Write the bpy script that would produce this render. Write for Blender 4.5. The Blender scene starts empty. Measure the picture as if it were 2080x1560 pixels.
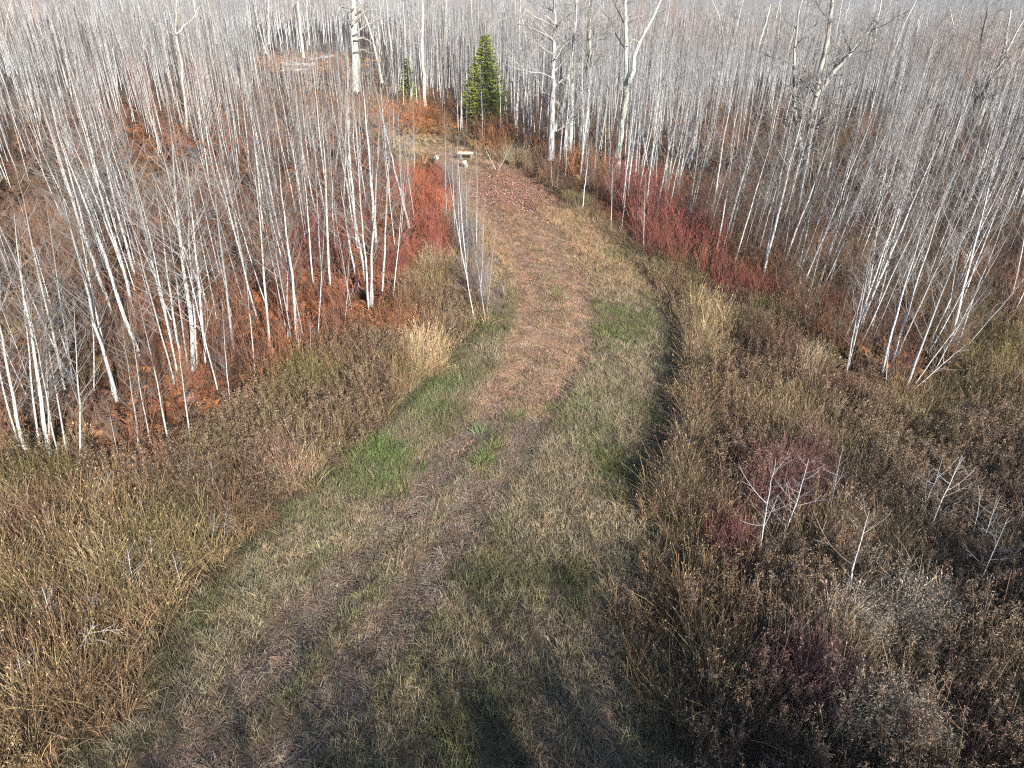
import bpy, math
import numpy as np
from mathutils import Vector, Quaternion, Matrix

sc = bpy.context.scene
R = math.radians
# ------------------------------------------------------------------ camera
H = 11.0                       # the drone hovers 11 m above the ground
F, CX, CY = 1443.0, 1040.0, 780.0      # focal length and centre in photograph pixels (2080 x 1560)
PITCH, ROLL = R(29.2), R(1.1)
fw = np.array([0, math.cos(PITCH), -math.sin(PITCH)])
up0 = np.array([0, math.sin(PITCH), math.cos(PITCH)])
rt0 = np.array([1.0, 0, 0])
rt = rt0 * math.cos(ROLL) + up0 * math.sin(ROLL)
up = up0 * math.cos(ROLL) - rt0 * math.sin(ROLL)
cam = bpy.data.cameras.new("camera")
cam.sensor_width = 36.0
cam.lens = 36.0 * F / 2080.0
cam.clip_start, cam.clip_end = 0.1, 6000
camo = bpy.data.objects.new("camera", cam)
sc.collection.objects.link(camo)
m = Matrix.Identity(4)
for i in range(3):
    m[i][0], m[i][1], m[i][2] = rt[i], up[i], -fw[i]
m[2][3] = H
camo.matrix_world = m
sc.camera = camo
# ------------------------------------------------------------------ sky and sun
SUN_EL, SUN_AZ = R(25.0), R(180.0 - 28.0)     # azimuth measured from +Y (view direction) towards +X
to_sun = Vector((math.sin(SUN_AZ) * math.cos(SUN_EL), math.cos(SUN_AZ) * math.cos(SUN_EL), math.sin(SUN_EL)))
w = bpy.data.worlds.new("World")
sc.world = w
w.use_nodes = True
wn = w.node_tree
bg = wn.nodes["Background"]
sky = wn.nodes.new("ShaderNodeTexSky")
sky.sky_type = 'NISHITA'
sky.sun_disc = False
sky.sun_elevation = SUN_EL
sky.sun_rotation = SUN_AZ
sky.ozone_density = 5.0
wn.links.new(sky.outputs[0], bg.inputs[0])
bg.inputs[1].default_value = 0.07
sl = bpy.data.lights.new("sun", 'SUN')
sl.energy = 5.0
sl.angle = R(0.5)
sl.color = (1.0, 0.95, 0.89)
so = bpy.data.objects.new("sun", sl)
so.rotation_euler = to_sun.to_track_quat('Z', 'Y').to_euler()
so.location = (0, -20, 40)
sc.collection.objects.link(so)
sc.view_settings.view_transform = 'Standard'
sc.view_settings.look = 'None'
sc.view_settings.gamma = 1
sc.view_settings.exposure = 1.05
sc.cycles.max_bounces = 4
sc.cycles.diffuse_bounces = 3
sc.cycles.use_denoising = False
sc.cycles.filter_width = 1.15
# ------------------------------------------------------------------ helpers
rng = np.random.default_rng(7)


def ground(px, py):
    """Photograph pixel -> point on the flat ground (arrays allowed)."""
    px, py = np.asarray(px, float), np.asarray(py, float)
    d = fw + ((px - CX) / F)[..., None] * rt - ((py - CY) / F)[..., None] * up
    t = H / np.maximum(-d[..., 2], 1e-4)
    return d * t[..., None] + np.array([0, 0, H])


def pixel(p):
    """World points (N,3) -> photograph pixels and depth."""
    q = np.asarray(p, float) - np.array([0, 0, H])
    z = q @ fw
    zz = np.where(z > 0.3, z, 0.3)
    return CX + F * (q @ rt) / zz, CY - F * (q @ up) / zz, z


def in_poly(x, y, poly):
    poly = np.asarray(poly, float)
    inside = np.zeros(np.shape(x), bool)
    n = len(poly)
    for i in range(n):
        x0, y0 = poly[i]
        x1, y1 = poly[(i + 1) % n]
        c = (y0 > y) != (y1 > y)
        with np.errstate(divide='ignore', invalid='ignore'):
            xi = (x1 - x0) * (y - y0) / (y1 - y0 + 1e-12) + x0
        inside ^= c & (x < xi)
    return inside


def dist_line(P, L):
    """Distance of points P (N,2) to polyline L (M,2)."""
    best = np.full(len(P), 1e9)
    for a, b in zip(L[:-1], L[1:]):
        ab = b - a
        t = np.clip(((P - a) @ ab) / (ab @ ab + 1e-9), 0, 1)
        best = np.minimum(best, np.hypot(*(P - a - t[:, None] * ab).T))
    return best


_perm = np.random.default_rng(3).random((256, 256))


def vnoise(x, y, s, seed=0):
    """Smooth value noise 0..1, feature size s metres."""
    x = x / s + seed * 17.3
    y = y / s + seed * 9.1
    xi, yi = np.floor(x).astype(int), np.floor(y).astype(int)
    fx, fy = x - xi, y - yi
    fx, fy = fx * fx * (3 - 2 * fx), fy * fy * (3 - 2 * fy)
    g = lambda a, b: _perm[a % 256, b % 256]
    return (g(xi, yi) * (1 - fx) + g(xi + 1, yi) * fx) * (1 - fy) + (g(xi, yi + 1) * (1 - fx) + g(xi + 1, yi + 1) * fx) * fy


def fbm(x, y, s, seed=0):
    return (vnoise(x, y, s, seed) + 0.5 * vnoise(x, y, s / 2.1, seed + 1) + 0.25 * vnoise(x, y, s / 4.3, seed + 2)) / 1.75


class MB:
    """Collects quads / triangles with a material slot and a per-face grey value."""

    def __init__(self):
        self.v, self.f, self.m, self.c, self.n = [], [], [], [], 0

    def add(self, v, f, mat=0, c=1.0):
        v = np.asarray(v, float)
        f = np.asarray(f, int)
        self.v.append(v)
        self.f.append(f + self.n)
        self.m.append(np.full(len(f), mat))
        self.c.append(np.full(len(f), c) if np.isscalar(c) else np.asarray(c))
        self.n += len(v)

    def tube(self, pts, rad, sides=5, mat=0, c=1.0, cap=False):
        pts = np.asarray(pts, float)
        rad = np.asarray(rad, float)
        n = len(pts)
        t = np.gradient(pts, axis=0)
        t /= np.linalg.norm(t, axis=1)[:, None] + 1e-9
        ref = np.array([1.0, 0.2, 0.1]) if abs(t[0][2]) > 0.7 else np.array([0.05, 0.1, 1.0])
        u = np.cross(t, ref)
        u /= np.linalg.norm(u, axis=1)[:, None] + 1e-9
        wv = np.cross(t, u)
        a = np.arange(sides) * 2 * math.pi / sides
        ring = pts[:, None, :] + rad[:, None, None] * (u[:, None, :] * np.cos(a)[None, :, None] + wv[:, None, :] * np.sin(a)[None, :, None])
        v = ring.reshape(-1, 3)
        i = np.arange(n - 1)[:, None] * sides
        j = np.arange(sides)[None, :]
        k = (j + 1) % sides
        f = np.stack([i + j, i + k, i + sides + k, i + sides + j], -1).reshape(-1, 4)
        self.add(v, f, mat, c)
        if cap:
            ctr = pts[-1:]
            b = (n - 1) * sides
            self.add(np.vstack([v[b:b + sides], ctr]), [[q, (q + 1) % sides, sides, sides] for q in range(sides)], mat, c)

    def mesh(self, name, mats=(), smooth=True):
        me = bpy.data.meshes.new(name)
        v = np.concatenate(self.v)
        f = np.concatenate(self.f)
        mm = np.concatenate(self.m)
        cc = np.concatenate(self.c)
        tri = f[:, 2] == f[:, 3]
        cnt = np.where(tri, 3, 4)
        st = np.concatenate([[0], np.cumsum(cnt)[:-1]])
        flat = f.reshape(-1)
        keep = np.ones(len(flat), bool)
        keep[3::4][tri] = False
        flat = flat[keep]
        me.vertices.add(len(v))
        me.vertices.foreach_set("co", v.astype(np.float32).ravel())
        me.loops.add(len(flat))
        me.loops.foreach_set("vertex_index", flat.astype(np.int32))
        me.polygons.add(len(f))
        me.polygons.foreach_set("loop_start", st.astype(np.int32))
        me.polygons.foreach_set("material_index", mm.astype(np.int32))
        me.polygons.foreach_set("use_smooth", np.full(len(f), smooth))
        at = me.attributes.new("shade", 'FLOAT', 'FACE')
        at.data.foreach_set("value", cc.astype(np.float32))
        for x in mats:
            me.materials.append(x)
        me.update(calc_edges=True)
        me.validate()
        return me


def link(name, data, parent=None, loc=None):
    o = bpy.data.objects.new(name, data)
    sc.collection.objects.link(o)
    if parent is not None:
        o.parent = parent
    if loc is not None:
        o.location = loc
    return o


def tag(o, label=None, cat=None, group=None, kind=None):
    if label: o["label"] = label
    if cat: o["category"] = cat
    if group: o["group"] = group
    if kind: o["kind"] = kind
    return o


# ------------------------------------------------------------------ materials
def new_mat(name, rough=0.9, spec=0.15):
    mt = bpy.data.materials.new(name)
    mt.use_nodes = True
    nt = mt.node_tree
    b = nt.nodes["Principled BSDF"]
    b.inputs["Roughness"].default_value = rough
    b.inputs["Specular IOR Level"].default_value = spec
    return mt, nt, b


def nd(nt, t, **kw):
    n = nt.nodes.new(t)
    for k, v in kw.items():
        setattr(n, k, v)
    return n


def mixc(nt, fac, a, b, blend='MIX'):
    n = nd(nt, "ShaderNodeMix", data_type='RGBA', blend_type=blend)
    for s, v in ((n.inputs[0], fac), (n.inputs[6], a), (n.inputs[7], b)):
        if hasattr(v, "is_output"):
            nt.links.new(v, s)
        elif isinstance(v, (int, float)):
            s.default_value = v
        else:
            s.default_value = (*v, 1)
    return n.outputs[2]


def ramp(nt, src, stops):
    n = nd(nt, "ShaderNodeValToRGB")
    e = n.color_ramp.elements
    e[0].position, e[0].color = stops[0][0], (*stops[0][1], 1)
    e[1].position, e[1].color = stops[-1][0], (*stops[-1][1], 1)
    for p, c in stops[1:-1]:
        x = e.new(p)
        x.color = (*c, 1)
    nt.links.new(src, n.inputs[0])
    return n.outputs[0]


def bark_mat(name, pale, dark, mark=0.55, zs=(6, 6, 1.6), var=0.35, warm=(1.0, 0.94, 0.85), upper=None):
    """Bark with darker scars across it; every tree has its own tone."""
    mt, nt, b = new_mat(name)
    tc = nd(nt, "ShaderNodeTexCoord")
    mp = nd(nt, "ShaderNodeMapping")
    mp.inputs["Scale"].default_value = zs
    nt.links.new(tc.outputs["Object"], mp.inputs[0])
    no = nd(nt, "ShaderNodeTexNoise")
    no.inputs["Scale"].default_value = 2.2
    no.inputs["Detail"].default_value = 3
    nt.links.new(mp.outputs[0], no.inputs[0])
    f = ramp(nt, no.outputs[0], [(mark, (0, 0, 0)), (mark + 0.12, (1, 1, 1))])
    col = mixc(nt, f, pale, dark)
    if upper:
        sx = nd(nt, "ShaderNodeSeparateXYZ")
        nt.links.new(tc.outputs["Object"], sx.inputs[0])
        mr = nd(nt, "ShaderNodeMapRange")
        mr.inputs[1].default_value, mr.inputs[2].default_value = upper[0], upper[1]
        nt.links.new(sx.outputs[2], mr.inputs[0])
        col = mixc(nt, mr.outputs[0], col, upper[2])
    oi = nd(nt, "ShaderNodeObjectInfo")
    v = nd(nt, "ShaderNodeMapRange")
    v.inputs[3].default_value, v.inputs[4].default_value = 1 - var, 1 + var * 0.35
    nt.links.new(oi.outputs["Random"], v.inputs[0])
    mul = nd(nt, "ShaderNodeVectorMath", operation='SCALE')
    nt.links.new(col, mul.inputs[0])
    nt.links.new(v.outputs[0], mul.inputs["Scale"])
    ml = nd(nt, "ShaderNodeMath", operation='MULTIPLY')
    nt.links.new(oi.outputs["Random"], ml.inputs[0]); ml.inputs[1].default_value = 7.31
    fr = nd(nt, "ShaderNodeMath", operation='FRACT')
    nt.links.new(ml.outputs[0], fr.inputs[0])
    wm = mixc(nt, fr.outputs[0], (1, 1, 1), warm)
    out = mixc(nt, 1.0, mul.outputs[0], wm, 'MULTIPLY')
    nt.links.new(out, b.inputs["Base Color"])
    return mt


def twig_mat(name, a, b_):
    mt, nt, b = new_mat(name)
    oi = nd(nt, "ShaderNodeObjectInfo")
    at = nd(nt, "ShaderNodeAttribute", attribute_name="shade")
    c = mixc(nt, oi.outputs["Random"], a, b_)
    mul = nd(nt, "ShaderNodeVectorMath", operation='SCALE')
    nt.links.new(c, mul.inputs[0])
    nt.links.new(at.outputs["Fac"], mul.inputs["Scale"])
    nt.links.new(mul.outputs[0], b.inputs["Base Color"])
    return mt


def plant_mat(name, translucent=0.25):
    """Colour comes from each plant's own tint (set where it grows) and each blade's own tone."""
    mt, nt, b = new_mat(name, 0.85, 0.1)
    ti = nd(nt, "ShaderNodeAttribute", attribute_name="tint", attribute_type='INSTANCER')
    sh = nd(nt, "ShaderNodeAttribute", attribute_name="shade")
    mul = nd(nt, "ShaderNodeVectorMath", operation='SCALE')
    nt.links.new(ti.outputs["Color"], mul.inputs[0])
    nt.links.new(sh.outputs["Fac"], mul.inputs["Scale"])
    nt.links.new(mul.outputs[0], b.inputs["Base Color"])
    if translucent:
        tr = nd(nt, "ShaderNodeBsdfTranslucent")
        nt.links.new(mul.outputs[0], tr.inputs[0])
        mx = nd(nt, "ShaderNodeMixShader")
        mx.inputs[0].default_value = translucent
        nt.links.new(b.outputs[0], mx.inputs[1])
        nt.links.new(tr.outputs[0], mx.inputs[2])
        nt.links.new(mx.outputs[0], nt.nodes["Material Output"].inputs[0])
    return mt


def solid_plant_mat(name, a, b_, translucent=0.2):
    """For single plants built as objects: tone between two colours, by object and by blade."""
    mt, nt, b = new_mat(name, 0.85, 0.1)
    oi = nd(nt, "ShaderNodeObjectInfo")
    sh = nd(nt, "ShaderNodeAttribute", attribute_name="shade")
    c = mixc(nt, oi.outputs["Random"], a, b_)
    mul = nd(nt, "ShaderNodeVectorMath", operation='SCALE')
    nt.links.new(c, mul.inputs[0])
    nt.links.new(sh.outputs["Fac"], mul.inputs["Scale"])
    nt.links.new(mul.outputs[0], b.inputs["Base Color"])
    tr = nd(nt, "ShaderNodeBsdfTranslucent")
    nt.links.new(mul.outputs[0], tr.inputs[0])
    mx = nd(nt, "ShaderNodeMixShader")
    mx.inputs[0].default_value = translucent
    nt.links.new(b.outputs[0], mx.inputs[1])
    nt.links.new(tr.outputs[0], mx.inputs[2])
    nt.links.new(mx.outputs[0], nt.nodes["Material Output"].inputs[0])
    return mt


M_ASPEN = bark_mat("aspen bark", (0.60, 0.615, 0.615), (0.19, 0.18, 0.17), 0.57, (6, 6, 2.2), 0.5, upper=(2.4, 6.4, (0.33, 0.31, 0.285)))
M_TWIG = twig_mat("aspen twigs", (0.145, 0.132, 0.122), (0.215, 0.202, 0.192))
M_SAPTWIG = twig_mat("sapling twigs", (0.25, 0.23, 0.215), (0.33, 0.31, 0.29))
M_POPLAR = bark_mat("poplar bark", (0.60, 0.60, 0.52), (0.25, 0.24, 0.19), 0.55, (3, 3, 0.8), 0.2, (0.98, 0.96, 0.82))
M_GREY = bark_mat("grey bark", (0.45, 0.44, 0.42), (0.13, 0.12, 0.11), 0.50, (4, 4, 0.6), 0.25)
M_DARK = bark_mat("dark bark", (0.20, 0.19, 0.16), (0.06, 0.055, 0.05), 0.5, (4, 4, 0.6), 0.2)
M_LIMB = twig_mat("pale limbs", (0.30, 0.275, 0.24), (0.36, 0.34, 0.30))
M_DLIMB = twig_mat("grey limbs", (0.17, 0.155, 0.14), (0.22, 0.205, 0.185))
M_PLANT = plant_mat("dry plants")
M_STEM = plant_mat("dry stems", 0.0)

# ------------------------------------------------------------------ zones, drawn on the photograph and carried to the ground
OPEN = [(-900, 1000), (0, 965), (170, 955), (350, 945), (480, 855), (645, 745), (760, 640), (830, 520), (850, 430), (805, 335),
        (765, 290), (715, 240), (722, 215), (800, 232), (900, 243), (940, 292), (1040, 300), (1105, 335), (1200, 405), (1290, 470),
        (1400, 490), (1480, 540), (1560, 600), (1720, 775), (1850, 805), (1965, 725), (2110, 625), (3200, 560), (3200, 6000), (-900, 6000)]
MOWN = [(120, 1560), (330, 1340), (400, 1260), (440, 1180), (560, 1050), (640, 990), (740, 890), (840, 810), (930, 720), (990, 650),
        (970, 560), (962, 480), (940, 420), (915, 350), (860, 310), (780, 285), (760, 262), (800, 255), (880, 275), (960, 305), (1010, 330),
        (1075, 350), (1130, 400), (1180, 432), (1240, 490), (1310, 580), (1365, 650), (1388, 720), (1392, 800), (1372, 900), (1347, 980),
        (1322, 1080), (1312, 1200), (1292, 1300), (1325, 1450), (1380, 1560), (1420, 2200), (-700, 2600)]
TRK_A = [(830, 300), (925, 345), (985, 420), (1060, 520), (1085, 600), (1075, 680), (1035, 770), (975, 850), (900, 940), (825, 1030),
         (740, 1130), (655, 1230), (570, 1320), (470, 1430), (360, 1560), (160, 1800)]
TRK_B = [(870, 300), (970, 345), (1060, 420), (1140, 505), (1175, 600), (1178, 680), (1140, 760), (1090, 850), (1020, 960), (945, 1060),
         (885, 1150), (830, 1240), (750, 1340), (650, 1450), (550, 1560), (380, 1800)]
TRK_C = [(1130, 1200), (1105, 1350), (1095, 1560), (1090, 1800)]
TRK_D = [(1215, 1250), (1225, 1400), (1250, 1560), (1270, 1800)]
ta, tb, tcl, td = (ground(*np.array(t).T)[:, :2] for t in (TRK_A, TRK_B, TRK_C, TRK_D))


def patch(px, py, cx, cy, rx, ry):
    d = ((px - cx) / rx) ** 2 + ((py - cy) / ry) ** 2
    return np.clip(1.35 - d, 0, 1)


def _mid(n=60):
    def rs(L):
        d = np.concatenate([[0], np.cumsum(np.hypot(*np.diff(L, axis=0).T))]); d /= d[-1]
        q = np.linspace(0, 1, n)
        return np.stack([np.interp(q, d, L[:, 0]), np.interp(q, d, L[:, 1])], -1)
    return (rs(ta) + rs(tb)) / 2


tmid = _mid()


def ruts(xy):
    wob = 0.28 * (fbm(xy[:, 0], xy[:, 1], 1.1, 15) - 0.5)
    m_ = np.exp(-((dist_line(xy, tmid) + wob) / 0.95) ** 4) * np.clip(2.3 * fbm(xy[:, 0], xy[:, 1], 1.2, 17) - 0.45, 0, 1) * np.clip((xy[:, 1] - 15) / 4, 0.25, 1) * 0.9
    return np.maximum(_ruts(xy + 0.35 * np.stack([fbm(xy[:, 0], xy[:, 1], 1.4, 18) - 0.5, fbm(xy[:, 0], xy[:, 1], 1.4, 19) - 0.5], -1)), m_)


def _ruts(xy):
    a = np.exp(-(dist_line(xy, ta) / 0.6) ** 4)
    b = np.exp(-(dist_line(xy, tb) / 0.6) ** 4)
    c = 0.5 * np.exp(-(dist_line(xy, tcl) / 0.22) ** 2)
    d = 0.5 * np.exp(-(dist_line(xy, td) / 0.22) ** 2)
    return np.maximum.reduce([a, b, c, d])


def height(x, y):
    xy = np.stack([x, y], -1)
    h = 0.16 * (fbm(x, y, 3.1, 5) - 0.5) + 0.07 * (vnoise(x, y, 0.7, 8) - 0.5)
    near = np.clip((80 - np.hypot(x, y)) / 30, 0, 1)
    r = np.zeros(len(x))
    k = near > 0
    r[k] = ruts(xy[k])
    return h * near - 0.07 * r * near


# ------------------------------------------------------------------ ground
def axis(lo, hi, step, far_lo, far_hi):
    core = np.arange(lo, hi + 1e-6, step)
    a, b = [], []
    s, x = step, lo
    while x > far_lo:
        s *= 1.35; x -= s; a.append(x)
    s, x = step, hi
    while x < far_hi:
        s *= 1.35; x += s; b.append(x)
    return np.concatenate([a[::-1], core, b])


gx, gy = axis(-30, 34, 0.28, -3000, 3000), axis(4, 66, 0.28, -400, 4500)
X, Y = np.meshgrid(gx, gy)
xf, yf = X.ravel(), Y.ravel()
gz = height(xf, yf)
nx, ny = len(gx), len(gy)
ii = (np.arange(ny - 1)[:, None] * nx + np.arange(nx - 1)[None, :]).ravel()
gb = MB()
gb.add(np.stack([xf, yf, gz], -1), np.stack([ii, ii + 1, ii + nx + 1, ii + nx], -1))
M_GROUND, nt, b = new_mat("earth and thatch", 0.95, 0.05)
at = nd(nt, "ShaderNodeAttribute", attribute_name="soil")
tc = nd(nt, "ShaderNodeTexCoord")
n1 = nd(nt, "ShaderNodeTexNoise"); n1.inputs["Scale"].default_value = 9.0; n1.inputs["Detail"].default_value = 6; n1.inputs["Roughness"].default_value = 0.75
n2 = nd(nt, "ShaderNodeTexNoise"); n2.inputs["Scale"].default_value = 1.3; n2.inputs["Detail"].default_value = 4
nt.links.new(tc.outputs["Object"], n1.inputs[0]); nt.links.new(tc.outputs["Object"], n2.inputs[0])
v1 = ramp(nt, n1.outputs[0], [(0.3, (0.45, 0.45, 0.45)), (0.7, (1.6, 1.55, 1.45))])
v2 = ramp(nt, n2.outputs[0], [(0.3, (0.75, 0.75, 0.75)), (0.7, (1.2, 1.2, 1.2))])
c = mixc(nt, 1.0, at.outputs["Color"], v1, 'MULTIPLY')
c = mixc(nt, 1.0, c, v2, 'MULTIPLY')
nt.links.new(c, b.inputs["Base Color"])
bp = nd(nt, "ShaderNodeBump"); bp.inputs["Strength"].default_value = 0.8; bp.inputs["Distance"].default_value = 0.05
nt.links.new(n1.outputs[0], bp.inputs["Height"]); nt.links.new(bp.outputs[0], b.inputs["Normal"])
gm = gb.mesh("ground", [M_GROUND])
P3 = np.stack([xf, yf, np.zeros(len(xf))], -1)
gpx, gpy, gdep = pixel(P3)
vis = gdep > 2
mown = in_poly(gpx, gpy, MOWN) & vis
opn = in_poly(gpx, gpy, OPEN) & vis
col = np.tile(np.array([0.075, 0.05, 0.035]), (len(xf), 1))          # forest floor of old leaves
col[opn] = (0.085, 0.06, 0.038)
col[mown] = (0.16, 0.125, 0.075)
rr = np.zeros(len(xf)); rr[mown] = ruts(P3[mown][:, :2]) * np.where(gpy[mown] > 820, np.clip(2.2 * fbm(xf[mown], yf[mown], 0.9, 33) - 0.25, 0, 1), 1)
col += rr[:, None] * (np.where((gpy > 850)[:, None], np.array([0.18, 0.13, 0.10]), np.array([0.36, 0.235, 0.16])) - col)
lf = patch(gpx, gpy, 850, 245, 110, 30) * vis
col += lf[:, None] * (np.array([0.30, 0.13, 0.05]) - col)
lf = patch(gpx, gpy, 1050, 385, 100, 60) * vis * mown
col += 0.7 * lf[:, None] * (np.array([0.24, 0.13, 0.095]) - col)
ca = gm.attributes.new("soil", 'FLOAT_COLOR', 'POINT')
ca.data.foreach_set("color", np.concatenate([col, np.ones((len(col), 1))], 1).astype(np.float32).ravel())
tag(link("ground", gm), "earth and thatch under the grass and the woods", kind="structure")

# ------------------------------------------------------------------ scattering (uncountable ground cover only)
def scatter(name, meshes, pts, rot, scale, tint, label, cat=None):
    col = bpy.data.collections.new(name + " kinds")
    for i, me in enumerate(meshes):
        col.objects.link(bpy.data.objects.new("%s kind %02d" % (name, i), me))
    n = len(pts)
    me = bpy.data.meshes.new(name)
    me.vertices.add(n)
    me.vertices.foreach_set("co", np.asarray(pts, np.float32).ravel())
    a = me.attributes.new("rot", 'FLOAT_VECTOR', 'POINT'); a.data.foreach_set("vector", np.asarray(rot, np.float32).ravel())
    a = me.attributes.new("size", 'FLOAT_VECTOR', 'POINT'); a.data.foreach_set("vector", np.asarray(scale, np.float32).ravel())
    a = me.attributes.new("tint", 'FLOAT_COLOR', 'POINT')
    a.data.foreach_set("color", np.concatenate([tint, np.ones((n, 1))], 1).astype(np.float32).ravel())
    a = me.attributes.new("pick", 'INT', 'POINT'); a.data.foreach_set("value", rng.integers(0, len(meshes), n).astype(np.int32))
    o = link(name, me)
    ng = bpy.data.node_groups.new(name, 'GeometryNodeTree')
    ng.interface.new_socket("Geometry", in_out='INPUT', socket_type='NodeSocketGeometry')
    ng.interface.new_socket("Geometry", in_out='OUTPUT', socket_type='NodeSocketGeometry')
    gi, go = ng.nodes.new("NodeGroupInput"), ng.nodes.new("NodeGroupOutput")
    ip = ng.nodes.new("GeometryNodeInstanceOnPoints")
    ci = ng.nodes.new("GeometryNodeCollectionInfo")
    ci.inputs[0].default_value = col
    ci.inputs[1].default_value = True
    ci.inputs[2].default_value = True

    def named(nm, ty):
        q = ng.nodes.new("GeometryNodeInputNamedAttribute")
        q.data_type = ty
        q.inputs[0].default_value = nm
        return q.outputs[0]
    e = ng.nodes.new("FunctionNodeEulerToRotation")
    L = ng.links.new
    L(named("rot", 'FLOAT_VECTOR'), e.inputs[0])
    L(gi.outputs[0], ip.inputs["Points"])
    L(ci.outputs[0], ip.inputs["Instance"])
    ip.inputs["Pick Instance"].default_value = True
    L(named("pick", 'INT'), ip.inputs["Instance Index"])
    L(e.outputs[0], ip.inputs["Rotation"])
    L(named("size", 'FLOAT_VECTOR'), ip.inputs["Scale"])
    L(ip.outputs[0], go.inputs[0])
    md = o.modifiers.new("spread", 'NODES')
    md.node_group = ng
    tag(o, label, cat, kind="stuff")
    return o


def blades(mb, n, hmin, hmax, wid, lean, spread, segs=2, head=0.0, g=rng, droop=0.5):
    """A tuft of n bent, tapering blades."""
    a = g.random(n) * 2 * math.pi
    r = spread * np.sqrt(g.random(n))
    base = np.stack([r * np.cos(a), r * np.sin(a), np.zeros(n)], -1)
    a2 = a + g.normal(0, 0.9, n)
    hh = g.uniform(hmin, hmax, n)
    ln = np.abs(g.normal(0, lean, n)) + 0.05
    d = np.stack([np.cos(a2), np.sin(a2), np.zeros(n)], -1)
    fa = g.random(n) * 2 * math.pi
    side = np.stack([np.cos(fa), np.sin(fa), np.zeros(n)], -1)
    ww = wid * g.uniform(0.6, 1.3, n)
    sh = g.uniform(0.45, 1.45, n)
    ts = np.linspace(0, 1, segs + 1)
    rows = []
    for t in ts:
        z = hh * (t - droop * ln * t * t * 0.6)
        p = base + d * (hh * ln * t ** 1.7)[:, None]
        p[:, 2] = z
        k = ww * (1 - 0.75 * t)
        rows.append((p - side * k[:, None] / 2, p + side * k[:, None] / 2))
    v = np.stack([np.stack(q, 1) for q in rows], 1).reshape(-1, 3)     # n, segs+1, 2
    per = (segs + 1) * 2
    f, cs = [], []
    b0 = np.arange(n) * per
    for s in range(segs):
        f.append(np.stack([b0 + 2 * s, b0 + 2 * s + 1, b0 + 2 * s + 3, b0 + 2 * s + 2], -1))
        cs.append(sh)
    mb.add(v, np.concatenate(f), 0, np.concatenate(cs))
    if head > 0:                                                     # seed heads
        k = g.random(n) < 0.3
        tip = (rows[-1][0] + rows[-1][1])[k] / 2
        m_ = len(tip)
        l = head * g.uniform(0.6, 1.2, m_)
        s2 = side[k] * (head * 0.13)
        dv = d[k] * (l * 0.45)[:, None] + np.array([0, 0, 1.0]) * (l * 0.8)[:, None]
        v = np.stack([tip - s2, tip + s2, tip + dv * 0.6 + s2 * 1.2, tip + dv], 1).reshape(-1, 3)
        b0 = np.arange(m_) * 4
        mb.add(v, np.stack([b0, b0 + 1, b0 + 2, b0 + 3], -1), 0, g.uniform(0.9, 1.7, m_))


def leafy(mb, centers, size, g=rng, lo=0.5, hi=1.4, flat=0.0, asp=0.45):
    """Small leaf-sized quads of random tilt at the given points."""
    n = len(centers)
    u = g.normal(size=(n, 3)); u[:, 2] *= (1 - flat)
    u /= np.linalg.norm(u, axis=1)[:, None]
    w_ = g.normal(size=(n, 3)); w_[:, 2] *= (1 - flat)
    w_ = w_ - (w_ * u).sum(1)[:, None] * u
    w_ /= np.linalg.norm(w_, axis=1)[:, None] + 1e-9
    s = size * g.uniform(0.6, 1.4, n)[:, None]
    c_ = np.asarray(centers)
    v = np.stack([c_ - u * s, c_ - w_ * s * asp, c_ + u * s, c_ + w_ * s * asp], 1).reshape(-1, 3)
    b0 = np.arange(n) * 4
    mb.add(v, np.stack([b0, b0 + 1, b0 + 2, b0 + 3], -1), 0, g.uniform(lo, hi, n))


def sticks(mb, n, hmin, hmax, rad, lean, spread, side_twigs=3, g=rng, sides=3):
    """Upright bare stems with short rising twigs."""
    for _ in range(n):
        a, r_ = g.random() * 6.283, spread * math.sqrt(g.random())
        h_ = g.uniform(hmin, hmax)
        dx, dy = g.normal(0, lean, 2) + 0.6 * lean * np.array([math.cos(a), math.sin(a)])
        t = np.linspace(0, 1, 4)
        p = np.stack([r_ * math.cos(a) + dx * h_ * t ** 1.4 + g.normal(0, 0.012, 4) * h_, r_ * math.sin(a) + dy * h_ * t ** 1.4 + g.normal(0, 0.012, 4) * h_, h_ * t], -1)
        c_ = g.uniform(0.6, 1.35)
        mb.tube(p, rad * (1 - 0.7 * t), sides, 0, c_)
        for _k in range(side_twigs):
            q = g.uniform(0.3, 0.95)
            s = np.array([np.interp(q, t, p[:, i]) for i in range(3)])
            b_ = g.random() * 6.283
            l = h_ * g.uniform(0.12, 0.3)
            e = s + l * np.array([math.cos(b_) * 0.6, math.sin(b_) * 0.6, 0.8])
            mb.tube([s, (s + e) / 2 + g.normal(0, 0.02, 3) * l, e], np.array([0.55, 0.4, 0.2]) * rad, sides, 0, c_)


def kinds(fn, n, mat, name):
    out = []
    for i in range(n):
        mb = MB()
        fn(mb)
        out.append(mb.mesh(name, [mat], smooth=False))
    return out


def k_short(mb):
    blades(mb, 34, 0.05, 0.21, 0.012, 0.85, 0.12, 2)


def k_tall(mb):
    blades(mb, 26, 0.35, 1.0, 0.015, 0.33, 0.16, 3, head=0.06)


def k_lush(mb):
    blades(mb, 60, 0.15, 0.38, 0.016, 0.8, 0.2, 3)


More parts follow.
